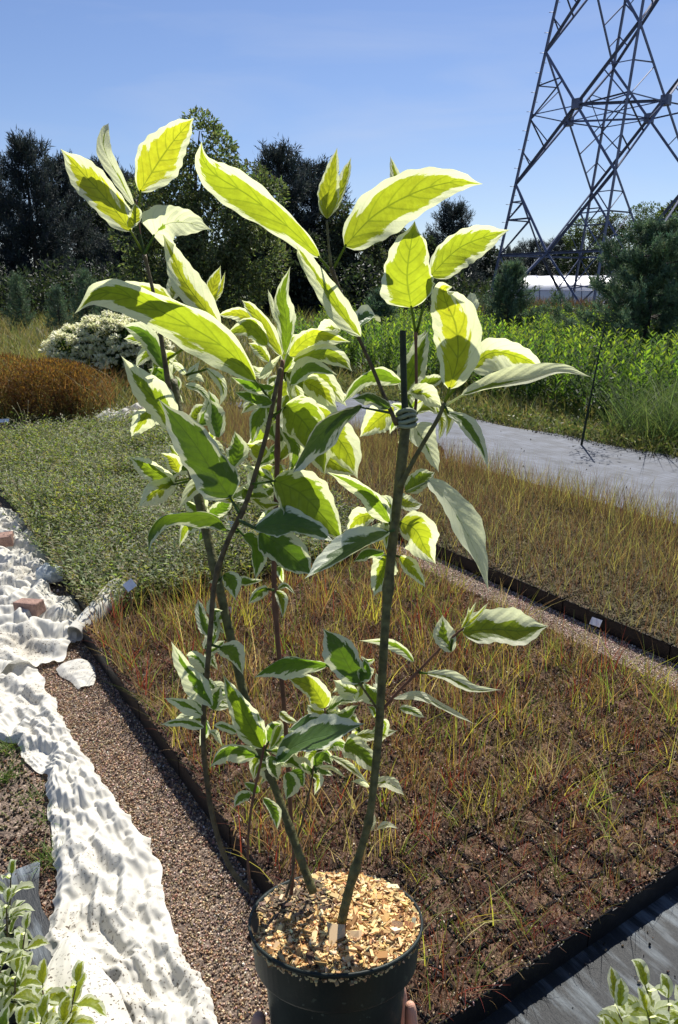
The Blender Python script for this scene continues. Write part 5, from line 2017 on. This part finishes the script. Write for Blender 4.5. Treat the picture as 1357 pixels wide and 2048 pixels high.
# between: behind the dark drooping leaf
leaf(S5, [(724, 813), (680, 835), (635, 875), (603, 918), (586, 946)], 46, (-0.05, -0.11), 1.0, 0.78, 0.0, (783, 826), noff=-0.035, thin=0.15)
leaf(S2, [(570, 812), (605, 840), (635, 890), (650, 950)], 92, (0.03, 0.0), 0.0, 0.76, 0.3, (545, 833))
leaf(S3, [(600, 815), (650, 850), (690, 895), (716, 958)], 84, (0.05, 0.04), -0.1, 0.66, 0.55)
leaf(S3, [(600, 880), (660, 920), (714, 952)], 60, (0.06, 0.05), 0.1, 0.7, 0.45)
leaf(S5, [(788, 815), (755, 840), (720, 874)], 62, (0.0, 0.02), 0.0, 0.62, 0.75)
leaf(S5, [(803, 764), (760, 750), (720, 765), (682, 810)], 36, (-0.02, -0.03), 0.4, 0.72, 0.1)
leaf(S5, [(780, 816), (745, 795), (703, 797)], 24, (-0.045, -0.06), 0.9, 0.8, 0.0, thin=0.3)
leaf(S3, [(562, 850), (592, 900), (578, 955)], 32, (0.04, 0.05), 0.2, 0.6, 0.1)
# right cluster
leaf(S6, [(899, 778), (916, 715), (912, 650), (893, 605), (888, 578), (905, 574)], 98, (-0.055, -0.11), -0.15, 0.60, 0.8, (890, 805), fold=0.2, ov=0.5)
leaf(S6, [(946, 632), (944, 610), (941, 584)], 34, (0.0, 0.02), 0.6, 0.02, 0.1)
leaf(S6, [(940, 735), (985, 705), (1040, 715), (1097, 743)], 66, (-0.03, 0.0), -0.35, 0.42, 0.6, (892, 800), ov=0.45)
leaf(S6, [(924, 790), (985, 771), (1055, 757), (1120, 742), (1183, 754)], 38, (-0.055, -0.08), 0.85, 0.1, 0.3, (890, 812))
leaf(S7, [(806, 787), (830, 730), (857, 662)], 58, (-0.01, 0.02), 0.1, 0.72, 0.25, (826, 820))
leaf(S7, [(822, 770), (836, 710), (852, 660)], 40, (0.02, 0.04), 0.1, 0.5, 0.3)
leaf(S6, [(821, 784), (850, 790), (886, 816)], 42, (-0.02, 0.0), 0.3, 0.15, 0.4)
leaf(S6, [(894, 824), (932, 848), (960, 890), (977, 938)], 32, (-0.055, -0.09), 0.6, 0.45, 0.1, (888, 808))
leaf(S6, [(828, 850), (852, 890), (878, 945)], 56, (0.0, -0.01), 0.4, 0.12, 0.0, ov=0.4)
leaf(S6, [(812, 984), (840, 962), (870, 944)], 42, (-0.03, -0.01), 0.2, 0.66, 0.3)
leaf(S4, [(857, 959), (893, 998), (925, 1050), (955, 1112), (978, 1184)], 56, (-0.035, -0.07), 0.7, 0.0, 0.0, (812, 985), wave=1.4)
# top right
leaf(S5, [(690, 492), (750, 430), (830, 385), (905, 364), (966, 368)], 100, (-0.06, -0.03), -0.35, 0.70, 0.5, (666, 540), fold=0.25, ov=0.45)
leaf(S7, [(823, 615), (815, 545), (830, 442)], 110, (0.0, -0.05), 0.0, 0.78, 0.5, (832, 668), fold=0.2, ov=0.7)
leaf(S7, [(861, 551), (925, 492), (1020, 459)], 70, (0.0, -0.01), -0.3, 0.66, 0.5, (834, 665))
leaf(S5, [(640, 515), (575, 452), (500, 392), (435, 352), (407, 318), (403, 283)], 72, (-0.05, -0.10), 0.4, 0.74, 0.5, (665, 545), fold=0.3)
leaf(S5b, [(654, 437), (660, 370), (675, 295)], 44, (-0.07, -0.07), 0.0, 0.82, 0.75)
leaf(S5b, [(655, 437), (684, 375), (703, 314)], 26, (-0.065, -0.06), 0.4, 0.7, 0.7)
leaf(S5b, [(654, 437), (646, 400), (668, 340)], 22, (-0.065, -0.06), -0.4, 0.7, 0.7)
leaf(S7, [(815, 420), (795, 360), (781, 312)], 26, (0.02, 0.04), 0.4, 0.4, 0.5)
leaf(S5, [(722, 673), (690, 632), (650, 574), (612, 517), (592, 488)], 50, (-0.065, -0.08), 0.15, 0.36, 0.45)
leaf(S5, [(715, 655), (735, 637), (757, 637)], 34, (-0.03, 0.0), 0.9, 0.6, 0.0, thin=0.3)
leaf(S5, [(682, 660), (660, 655), (633, 664)], 38, (0.0, 0.03), 0.2, 0.1, 0.5)
# central cluster
leaf(S3, [(571, 708), (573, 640), (566, 590), (581, 533)], 44, (0.04, 0.03), 0.1, 0.62, 0.15)
leaf(S3, [(564, 712), (535, 660), (505, 620), (484, 600)], 32, (0.04, 0.02), 0.0, 0.66, 0.6)
leaf(S3, [(551, 640), (545, 610), (536, 578)], 10, (0.05, 0.05), 0.0, 0.1, 0.3)
leaf(S3, [(534, 690), (500, 655), (450, 669)], 42, (0.03, 0.01), 0.1, 0.72, 0.35)
leaf(S3, [(520, 645), (475, 628), (436, 630)], 30, (0.06, 0.07), 0.1, 0.6, 0.7)
leaf(S3, [(580, 712), (612, 680), (645, 670), (702, 684)], 50, (0.03, 0.0), -0.4, 0.74, 0.6)
leaf(S3, [(588, 722), (640, 708), (680, 720), (706, 744)], 38, (0.02, -0.01), 0.2, 0.5, 0.45)
leaf(S3, [(582, 768), (618, 735), (676, 750)], 40, (0.01, -0.02), 0.4, 0.66, 0.1)
leaf(S3, [(600, 742), (650, 762), (694, 813)], 52, (0.05, 0.05), 0.0, 0.45, 0.5)
leaf(S3, [(609, 763), (640, 780), (674, 816)], 46, (0.04, 0.03), 0.0, 0.55, 0.6)
leaf(S3, [(538, 724), (520, 700), (497, 686)], 26, (0.04, 0.04), 0.0, 0.5, 0.4)
leaf(S3, [(520, 753), (545, 730), (564, 708)], 16, (0.0, -0.01), 0.3, 0.0, 0.2)
leaf(S3, [(590, 770), (600, 800), (622, 822)], 26, (0.05, 0.05), 0.2, 0.3, 0.4)
leaf(S3, [(575, 790), (570, 830), (585, 860)], 26, (0.06, 0.06), 0.2, 0.4, 0.3)
leaf(S3, [(548, 775), (505, 770), (463, 754)], 24, (0.01, 0.02), 0.7, 0.7, 0.0)
leaf(S3, [(545, 740), (520, 745), (502, 730)], 24, (0.05, 0.06), 0.2, 0.3, 0.5)
leaf(S3, [(560, 760), (540, 790), (552, 830)], 22, (0.06, 0.05), 0.4, 0.5, 0.2)
# small growth on the thick left stem
leaf(S1, [(372, 748), (360, 735), (343, 722)], 15, (0.05, 0.04), 0.3, 0.1, 0.2)
leaf(S1, [(374, 750), (388, 740), (400, 722)], 16, (0.05, 0.05), 0.3, 0.2, 0.3)
leaf(S1, [(413, 736), (438, 760), (447, 785), (440, 812)], 22, (0.04, 0.03), 0.2, 0.1, 0.4, (372, 750))
leaf(S1, [(372, 770), (400, 780), (423, 808)], 16, (0.05, 0.04), 0.4, 0.3, 0.2)
leaf(S1, [(375, 760), (395, 755), (410, 765)], 14, (0.05, 0.06), 0.4, 0.1, 0.2)
leaf(S1, [(342, 792), (325, 755), (297, 738)], 44, (0.08, 0.09), 0.2, 0.85, 0.0)
leaf(S1, [(360, 830), (350, 815), (338, 790)], 26, (0.08, 0.08), 0.2, 0.05, 0.4)
leaf(S1, [(400, 850), (425, 820), (418, 780)], 36, (0.07, 0.08), 0.2, 0.5, 0.1)
# lower left
leaf(S2, [(448, 1148), (464, 1165), (472, 1200)], 38, (0.0, 0.0), 0.2, 0.75, 0.05, (432, 1165))
leaf(S2, [(470, 1158), (495, 1165), (527, 1160)], 20, (0.03, 0.03), 0.5, 0.6, 0.0)
leaf(S2, [(440, 1166), (430, 1163), (418, 1165)], 9, (0.0, 0.0), 0.2, 0.1, 0.0)
leaf(S3, [(536, 1177), (518, 1185), (496, 1209)], 24, (0.03, 0.02), 0.3, 0.6, 0.1, (549, 1180))
leaf(S3, [(553, 1182), (565, 1200), (566, 1237)], 24, (0.04, 0.03), 0.1, 0.55, 0.4)
leaf(S3, [(556, 1178), (572, 1172), (590, 1188)], 12, (0.05, 0.05), 0.6, 0.4, 0.1)
leaf(S2, [(418, 1272), (404, 1235), (396, 1197)], 26, (0.0, 0.02), 0.2, 0.5, 0.1)
leaf(S2, [(425, 1290), (432, 1255), (425, 1215)], 24, (0.03, 0.04), 0.3, 0.3, 0.1)
leaf(S2, [(441, 1294), (467, 1310), (487, 1350)], 44, (-0.01, -0.03), 0.5, 0.5, 0.1, (424, 1290))
leaf(S2, [(424, 1412), (395, 1365), (370, 1330), (343, 1283)], 46, (-0.02, -0.04), 0.6, 0.30, 0.0)
leaf(S2, [(412, 1345), (398, 1318), (372, 1310)], 32, (0.0, 0.02), 0.4, 0.25, 0.0)
leaf(S2, [(428, 1420), (432, 1395), (443, 1370)], 34, (-0.01, 0.0), 0.3, 0.5, 0.0)
leaf(S2, [(405, 1430), (370, 1408), (329, 1396)], 30, (-0.03, -0.05), 0.6, 0.35, 0.0)
leaf(S2, [(408, 1455), (365, 1443), (321, 1449)], 20, (-0.03, -0.06), 0.7, 0.4, 0.0)
leaf(S2, [(475, 1465), (450, 1452), (425, 1450)], 18, (0.0, 0.0), 0.6, 0.3, 0.1)
leaf(S2, [(420, 1462), (432, 1470), (445, 1492)], 14, (0.0, 0.02), 0.5, 0.1, 0.0)
# low centre
leaf(S1, [(526, 1497), (500, 1450), (472, 1400), (447, 1350)], 60, (0.0, -0.03), 0.1, 0.66, 0.25, (533, 1510), fold=0.3)
leaf(S1, [(513, 1512), (475, 1500), (445, 1505), (420, 1535)], 38, (0.0, -0.05), 0.8, 0.66, 0.0, (530, 1520))
leaf(S1, [(553, 1516), (605, 1485), (665, 1468), (731, 1447)], 58, (-0.02, -0.09), 0.9, 0.80, 0.0, (538, 1525), thin=0.35)
leaf(S1, [(581, 1459), (630, 1444), (684, 1457)], 26, (0.0, -0.01), 0.9, 0.8, 0.0, thin=0.4)
leaf(S1, [(550, 1518), (575, 1520), (606, 1540)], 36, (-0.03, -0.05), 0.6, 0.55, 0.0)
leaf(S1, [(545, 1512), (546, 1535), (558, 1560)], 30, (-0.03, -0.05), 0.4, 0.5, 0.0)
leaf(S1, [(574, 1545), (583, 1570), (572, 1600)], 36, (-0.02, -0.03), 0.1, 0.6, 0.0)
leaf(S1, [(582, 1543), (598, 1555), (607, 1575)], 28, (-0.01, -0.01), 0.4, 0.8, 0.0)
leaf(S1, [(590, 1525), (610, 1520), (624, 1535)], 12, (-0.02, -0.02), 0.4, 0.1, 0.2)
leaf(S9, [(690, 1488), (715, 1500), (740, 1525), (760, 1549)], 50, (0.0, -0.02), 0.1, 0.6, 0.1, ov=0.35)
leaf(S11, [(662, 1512), (700, 1535), (737, 1567)], 16, (0.0, -0.02), 0.3, 0.1, 0.3)
leaf(S11, [(628, 1532), (648, 1515), (666, 1530)], 26, (0.01, 0.0), 0.2, 0.8, 0.0, (632, 1545))
leaf(S11, [(640, 1535), (665, 1537), (692, 1556)], 10, (0.01, 0.0), 0.2, 0.0, 0.3)
leaf(S9, [(720, 1366), (700, 1335), (675, 1290), (646, 1256)], 66, (-0.07, -0.09), 0.5, 0.64, 0.0, thin=0.4)
leaf(S9, [(656, 1330), (590, 1326), (545, 1335), (508, 1355)], 44, (-0.03, -0.06), 0.7, 0.6, 0.0, (718, 1366), noff=-0.06)
leaf(S9, [(722, 1362), (732, 1340), (728, 1318)], 30, (-0.075, -0.09), 0.2, 0.8, 0.0)
leaf(S12, [(650, 1416), (625, 1375), (574, 1355)], 48, (0.03, 0.0), 0.0, 0.7, 0.5)
leaf(S9, [(716, 1384), (695, 1378), (667, 1360)], 34, (0.0, 0.02), 0.2, 0.3, 0.3)
leaf(S9, [(755, 1408), (742, 1385), (728, 1365)], 38, (0.0, 0.0), 0.3, 0.45, 0.2)
leaf(S12, [(656, 1421), (685, 1402), (716, 1404)], 20, (0.02, -0.01), 0.8, 0.2, 0.0)
leaf(S12, [(664, 1441), (690, 1432), (718, 1409)], 22, (0.02, 0.0), 0.6, 0.8, 0.0)
leaf(S4, [(828, 1323), (805, 1298), (770, 1284), (718, 1281)], 22, (0.0, 0.03), 0.6, 0.4, 0.1)
leaf(S4, [(750, 1318), (735, 1322), (722, 1312)], 12, (0.0, 0.03), 0.4, 0.3, 0.1)
leaf(S4, [(713, 1472), (755, 1470), (796, 1461)], 22, (0.0, 0.01), 0.3, 0.5, 0.5)
leaf(S4, [(750, 1566), (780, 1568), (810, 1591)], 24, (-0.01, -0.02), 0.5, 0.1, 0.3)
leaf(S4, [(738, 1574), (722, 1562), (703, 1563)], 13, (-0.01, -0.02), 0.5, 0.1, 0.3)
leaf(S4, [(748, 1385), (760, 1370), (752, 1345)], 24, (0.0, 0.02), 0.4, 0.2, 0.0)
XR_ = random.Random(99)


def tuft(st, px, py, nn, lo, hi, off, reach=0.55, yel=0.25, a0=0, a1=360):
    for q in range(nn):
        an = R(XR_.uniform(a0, a1))
        L_ = XR_.uniform(lo, hi)
        x0, y0 = px + XR_.uniform(-8, 8), py + XR_.uniform(-10, 10)
        ca, sa = math.cos(an), math.sin(an)
        sg = XR_.uniform(-0.25, 0.25) * L_
        pts_ = [(x0 + ca * 6, y0 + sa * 6), (x0 + ca * L_ * 0.55 - sa * sg, y0 + sa * L_ * 0.55 + ca * sg - 4), (x0 + ca * L_, y0 + sa * L_ + L_ * 0.08)]
        leaf(st, pts_, L_ * XR_.uniform(0.34, 0.5), (off, off + XR_.uniform(-0.02, 0.04)), XR_.uniform(-0.6, 0.6), reach + XR_.uniform(-0.2, 0.15), yel + XR_.uniform(-0.2, 0.3), (px, py))


tuft(S3, 590, 760, 5, 60, 95, 0.095, 0.6, 0.55, -60, 100)
tuft(S3, 560, 840, 5, 50, 90, 0.10, 0.62, 0.3)
tuft(S3, 552, 930, 5, 50, 80, 0.10, 0.62, 0.25)
tuft(S3, 551, 1030, 4, 45, 70, 0.09, 0.62, 0.1)
tuft(S3, 549, 1130, 4, 35, 60, 0.07, 0.6, 0.05)
tuft(S3, 660, 880, 4, 55, 85, 0.11, 0.6, 0.5)
tuft(S1, 330, 760, 4, 50, 80, 0.12, 0.6, 0.3)
tuft(S1, 375, 850, 5, 50, 85, 0.12, 0.6, 0.2)
tuft(S1, 395, 940, 5, 45, 75, 0.12, 0.6, 0.3)
tuft(S1, 410, 1040, 4, 45, 70, 0.10, 0.6, 0.1)
tuft(S2, 500, 990, 4, 45, 75, 0.03, 0.6, 0.15)
tuft(S2, 415, 1300, 4, 40, 60, 0.04, 0.35, 0.05)
tuft(S2, 408, 1390, 4, 40, 60, 0.045, 0.4, 0.05)
tuft(S1, 540, 1515, 5, 40, 70, 0.05, 0.55, 0.1)
tuft(S1, 600, 1480, 5, 45, 75, 0.05, 0.55, 0.15)
tuft(S9, 700, 1400, 5, 40, 70, 0.03, 0.4, 0.3)
tuft(S9, 720, 1460, 4, 40, 65, 0.02, 0.5, 0.2)
tuft(S11, 625, 1540, 4, 35, 55, 0.04, 0.5, 0.1)
tuft(S4, 790, 1000, 3, 50, 75, 0.03, 0.5, 0.4)
tuft(S7, 830, 830, 4, 50, 80, 0.06, 0.5, 0.4)
tuft(S3, 566, 745, 6, 50, 85, 0.075, 0.6, 0.5, -70, 130)
tuft(S3, 560, 800, 5, 45, 80, 0.085, 0.6, 0.3)
tuft(S3, 556, 880, 5, 45, 80, 0.08, 0.6, 0.2)
tuft(S3, 552, 980, 5, 40, 70, 0.07, 0.6, 0.1)
tuft(S3, 640, 800, 4, 50, 80, 0.10, 0.55, 0.55, -40, 120)
tuft(S1, 350, 790, 5, 35, 70, 0.10, 0.55, 0.2)
tuft(S1, 385, 900, 5, 45, 75, 0.10, 0.6, 0.15)
tuft(S1, 400, 980, 5, 40, 70, 0.10, 0.6, 0.2)
tuft(S1, 325, 700, 3, 50, 80, 0.09, 0.55, 0.4, 90, 270)
tuft(S2, 424, 1240, 4, 30, 50, 0.03, 0.4, 0.0)
tuft(S2, 412, 1350, 5, 40, 62, 0.03, 0.35, 0.05)
tuft(S2, 409, 1430, 4, 35, 60, 0.03, 0.4, 0.05)
tuft(S1, 530, 1500, 5, 40, 65, 0.03, 0.6, 0.05)
tuft(S1, 548, 1530, 4, 35, 55, 0.02, 0.6, 0.05, -60, 150)
tuft(S9, 722, 1370, 4, 35, 60, 0.02, 0.4, 0.2, 90, 330)
tuft(S11, 640, 1500, 5, 35, 60, 0.045, 0.5, 0.15)
tuft(S12, 652, 1425, 3, 35, 55, 0.05, 0.45, 0.3)
tuft(S4, 792, 1055, 4, 40, 65, 0.02, 0.5, 0.35)
tuft(S7, 832, 770, 4, 45, 75, 0.05, 0.5, 0.4, -60, 160)
tuft(S6, 885, 815, 3, 45, 70, 0.0, 0.35, 0.4, 60, 200)
tuft(S4, 758, 1440, 3, 30, 50, 0.0, 0.5, 0.2)

# right branch
leaf(S8, [(926, 1264), (985, 1258), (1045, 1262), (1098, 1252)], 74, (-0.05, -0.06), 0.45, 0.56, 0.35)
leaf(S8, [(904, 1304), (888, 1268), (885, 1229)], 46, (-0.05, -0.04), -0.2, 0.4, 0.3, (905, 1278))
leaf(S8, [(926, 1256), (940, 1230), (953, 1203)], 11, (-0.05, -0.05), 0, 0.5, 0.8)
leaf(S8, [(928, 1255), (955, 1232), (978, 1204)], 10, (-0.05, -0.05), 0, 0.5, 0.8)
leaf(S8, [(924, 1256), (936, 1238), (938, 1212)], 9, (-0.05, -0.05), 0, 0.5, 0.8)
leaf(S8, [(853, 1346), (898, 1356), (945, 1379), (1003, 1380)], 26, (-0.04, -0.07), 0.6, 0.25, 0.3, (838, 1345))
leaf(S8, [(788, 1397), (840, 1394), (892, 1418), (949, 1448)], 18, (-0.04, -0.08), 0.8, 0.05, 0.2)
leaf(S8, [(800, 1416), (825, 1422), (850, 1435)], 17, (-0.02, -0.01), 0.3, 0.5, 0.2)
# near the foot
leaf(S4, [(743, 1662), (746, 1645), (750, 1628)], 15, (-0.03, -0.02), 0.2, 0.0, 0.1)
leaf(S4, [(755, 1657), (775, 1650), (797, 1657)], 13, (-0.03, -0.04), 0.5, 0.05, 0.3)
leaf(S10, [(517, 1586), (505, 1573), (487, 1566)], 20, (-0.02, -0.02), 0.2, 0.7, 0.1)
leaf(S10, [(501, 1591), (483, 1592), (468, 1615)], 22, (-0.02, -0.03), 0.3, 0.6, 0.1)
leaf(S10, [(527, 1596), (550, 1625), (555, 1661)], 24, (-0.02, -0.02), 0.3, 0.7, 0.0)
leaf(S1, [(542, 1495), (560, 1455), (556, 1440)], 20, (0.01, 0.02), 0.3, 0.5, 0.2)
leaf(S3, [(560, 1424), (575, 1438), (597, 1446)], 18, (0.03, 0.02), 0.1, 0.4, 0.5)


# ------------------------------------------------------------------ the hand holding the pot
def chain(bm_pts, edges, radii, name, m, parent=None, sub=2):
    me = bpy.data.meshes.new(name)
    me.from_pydata([tuple(p) for p in bm_pts], edges, [])
    o = link(name, me, parent)
    sk = o.modifiers.new('skin', 'SKIN')
    me.skin_vertices.new() if not me.skin_vertices else None
    for i, r_ in enumerate(radii):
        me.skin_vertices[0].data[i].radius = (r_, r_)
    me.skin_vertices[0].data[0].use_root = True
    sb = o.modifiers.new('sub', 'SUBSURF')
    sb.levels = sb.render_levels = sub
    me.materials.append(m)
    for pl_ in me.polygons:
        pl_.use_smooth = True
    return o


def HP(x, y, h):
    """x right, y away, h along the pot axis, from the rim centre"""
    return PC + XR * x + NB * y + AX * h


pts, eds, rad = [], [], []


def addc(parent, seq):
    last = parent
    for p, r_ in seq:
        pts.append(p)
        rad.append(r_)
        k_ = len(pts) - 1
        if last is not None:
            eds.append((last, k_))
        last = k_
    return last


# wrist and palm under the pot, forearm reaching back towards the holder
addc(None, [(HP(0.0, -0.02, -0.186), 0.024)])
addc(0, [(HP(0.0, -0.065, -0.196), 0.027), (HP(0.0, -0.11, -0.215), 0.027), (HP(0.01, -0.21, -0.27), 0.034), (HP(0.03, -0.33, -0.33), 0.040)])
kn = addc(0, [(HP(0.032, 0.0, -0.184), 0.019)])
# four fingers up the right and rear side
for (ang, ln_) in ((-22, 1.0), (2, 1.08), (26, 1.02), (48, 0.86)):
    a_ = R(ang)
    f_ = lambda r_, h: HP(r_ * math.cos(a_), r_ * math.sin(a_), h)
    addc(kn, [(f_(0.062, -0.176), 0.0098), (f_(0.0815, -0.158), 0.0090), (f_(0.0845, -0.158 + 0.026 * ln_), 0.0082), (f_(0.0838, -0.158 + 0.046 * ln_), 0.0074), (f_(0.0830, -0.158 + 0.058 * ln_), 0.0058)])
th_ = addc(0, [(HP(-0.035, -0.01, -0.184), 0.017)])
a_ = R(186)
f_ = lambda r_, h: HP(r_ * math.cos(a_), r_ * math.sin(a_), h)
addc(th_, [(f_(0.068, -0.174), 0.0135), (f_(0.0845, -0.150), 0.0115), (f_(0.0860, -0.122), 0.0100), (f_(0.0850, -0.100), 0.0070)])
hand = chain([p - PC for p in pts], eds, rad, 'person', M_SKIN)
hand.location = tuple(PC)
tag(hand, 'bare hand gripping the dark pot from below with fingertips at its sides', 'person')
mb = MB()
sl_ = catmull([HP(0.008, -0.19, -0.258), HP(0.014, -0.235, -0.283), HP(0.03, -0.33, -0.33), HP(0.045, -0.42, -0.38)], 14)
tube(mb, sl_, np.linspace(0.045, 0.058, 14), 18, cap=False)
mb.build('sleeve', M_SLEEVE, hand, origin=PC)


# ------------------------------------------------------------------ small variegated dogwoods standing around
def small_dogwood(loc, label, stems, seed, ls=0.05, reach=0.5, yel=0.4, group='small variegated dogwoods in the lower corners', pot_=True):
    rn = random.Random(seed)
    t = empty('young_dogwood', loc)
    t.scale = (0.86, 0.86, 0.86)
    tag(t, label, 'plant', group)
    for (ex, ey, ez) in stems:
        ez *= 0.88
        C_ = catmull([(0, 0, 0.02), (ex * 0.45, ey * 0.45, ez * 0.5), (ex, ey, ez)], 14)
        mb_ = MB()
        tube(mb_, C_, np.linspace(0.004, 0.0018, 14), 6)
        st = mb_.build('stem', M_STEM_B, t)
        pairs = 6
        for q in range(pairs):
            f = 0.45 + 0.55 * q / (pairs - 1)
            p = C_[int(f * 13)]
            th0 = q * math.pi / 2 + rn.uniform(-0.4, 0.4)
            for s_ in (0, 1):
                th1 = th0 + s_ * math.pi
                L_ = ls * rn.uniform(0.75, 1.25) * (1.0 if q < pairs - 1 else 0.8)
                el = rn.uniform(-0.1, 0.45) if q < pairs - 1 else 0.8
                d_ = np.array([math.cos(th1) * math.cos(el), math.sin(th1) * math.cos(el), math.sin(el)])
                a0 = p + d_ * 0.012
                a1 = a0 + d_ * L_ * 0.5 + np.array([0, 0, 0.006])
                a2 = a0 + d_ * L_ * 0.95 - np.array([0, 0, L_ * rn.uniform(0.0, 0.3)])
                me = leaf_mesh([a0, a1, a2], L_ * 0.5, rn.uniform(-0.4, 0.4), 0.35, rn.random() * 20, nu=16, nv=6, pet=np.array(p), nref=(0, -0.1, 1.0))
                me.materials.append(M_LEAF)
                lf = link('leaf', me, st)
                lf.color = (reach + rn.uniform(-0.12, 0.1), yel + rn.uniform(-0.2, 0.2), rn.random(), 1)
    if pot_:
        mb_ = MB()
        pr = [(0.0, 0.0), (0.05, 0.0), (0.062, 0.075), (0.066, 0.076), (0.066, 0.084), (0.060, 0.084), (0.058, 0.07), (0.0, 0.072)]
        V = [(r_ * math.cos(2 * math.pi * j / 24), r_ * math.sin(2 * math.pi * j / 24), h_) for r_, h_ in pr for j in range(24)]
        id2 = np.arange(len(V)).reshape(len(pr), 24)
        mb_.add(V, np.stack([id2[:-1], np.roll(id2, -1, 1)[:-1], np.roll(id2, -1, 1)[1:], id2[1:]], -1).reshape(-1, 4))
        mb_.build('pot', M_PLASTIC, t)
    return t


def under(px, py, z):
    p = onz(px, py, z)
    return (float(p[0]), float(p[1]), 0.004)


small_dogwood(under(1350, 2010, 0.26), 'bushy cream and green dogwood on black fabric at the lower right corner',
              [(-0.10, 0.03, 0.27), (-0.03, 0.06, 0.30), (0.04, 0.0, 0.28), (-0.07, -0.06, 0.26), (0.02, -0.07, 0.27), (-0.12, -0.02, 0.22), (0.08, 0.06, 0.27), (-0.05, 0.0, 0.3), (-0.09, 0.07, 0.24), (0.0, 0.02, 0.31), (-0.03, -0.1, 0.24), (-0.10, -0.07, 0.2)], 3, 0.072, 0.48, 0.75)
small_dogwood(under(95, 1985, 0.22), 'yellow green variegated dogwood beside the fleece flap at the lower left',
              [(0.05, 0.03, 0.26), (-0.03, 0.04, 0.24), (0.0, -0.05, 0.25), (-0.06, -0.03, 0.2), (0.03, -0.02, 0.2)], 5, 0.064, 0.62, 0.75)
small_dogwood(under(5, 1890, 0.22), 'variegated dogwood cut by the left frame edge above the yellow green one',
              [(0.03, 0.05, 0.26), (-0.01, -0.02, 0.28), (0.04, -0.04, 0.22)], 8, 0.06, 0.45, 0.45)
small_dogwood(under(-8, 1775, 0.24), 'thin variegated dogwood at the left frame edge over dark fabric',
              [(0.02, 0.04, 0.30), (0.03, -0.02, 0.26)], 9, 0.06, 0.42, 0.4)
small_dogwood(under(20, 2070, 0.2), 'low dark green variegated dogwood in the very bottom left corner',
              [(0.03, 0.03, 0.2), (-0.03, 0.0, 0.22), (0.05, -0.02, 0.18)], 12, 0.07, 0.6, 0.2)
# dark crate edge under the flap
mb = MB()
c = onz(175, 2030, 0.02)
box(mb, (c[0] - 0.10, c[1] - 0.05, 0.03), (0.42, 0.14, 0.055), R(-38))
o = mb.build('empty_tray', M_PLASTIC, smooth=False)
tag(o, 'black tray edge under the fleece flap at the bottom left', 'tray')

# green weed tufts at the left
mb = MB()
for (px, py, n_, h_) in ((100, 1722, 60, 0.07), (10, 1560, 80, 0.08), (15, 1500, 60, 0.07), (95, 1640, 30, 0.05), (60, 1600, 40, 0.05), (108, 1105, 160, 0.16), (130, 1110, 120, 0.13)):
    p = onz(px, py)
    P = np.column_stack([rng.normal(p[0], 0.02 if h_ < 0.1 else 0.05, n_), rng.normal(p[1], 0.02 if h_ < 0.1 else 0.05, n_), np.zeros(n_)])
    blades(mb, P, rng.uniform(0, 6.28, n_), rng.uniform(0.4, 1, n_) * h_, 0.0035, rng.uniform(0.3, 1.2, n_), pal(n_, [(0.09, 0.16, 0.03), (0.16, 0.22, 0.05)], 0.2))
tag(mb.build('weed_grass', M_GRASS), 'small green grass tufts beside the fleece at the left', 'grass', kind='stuff')
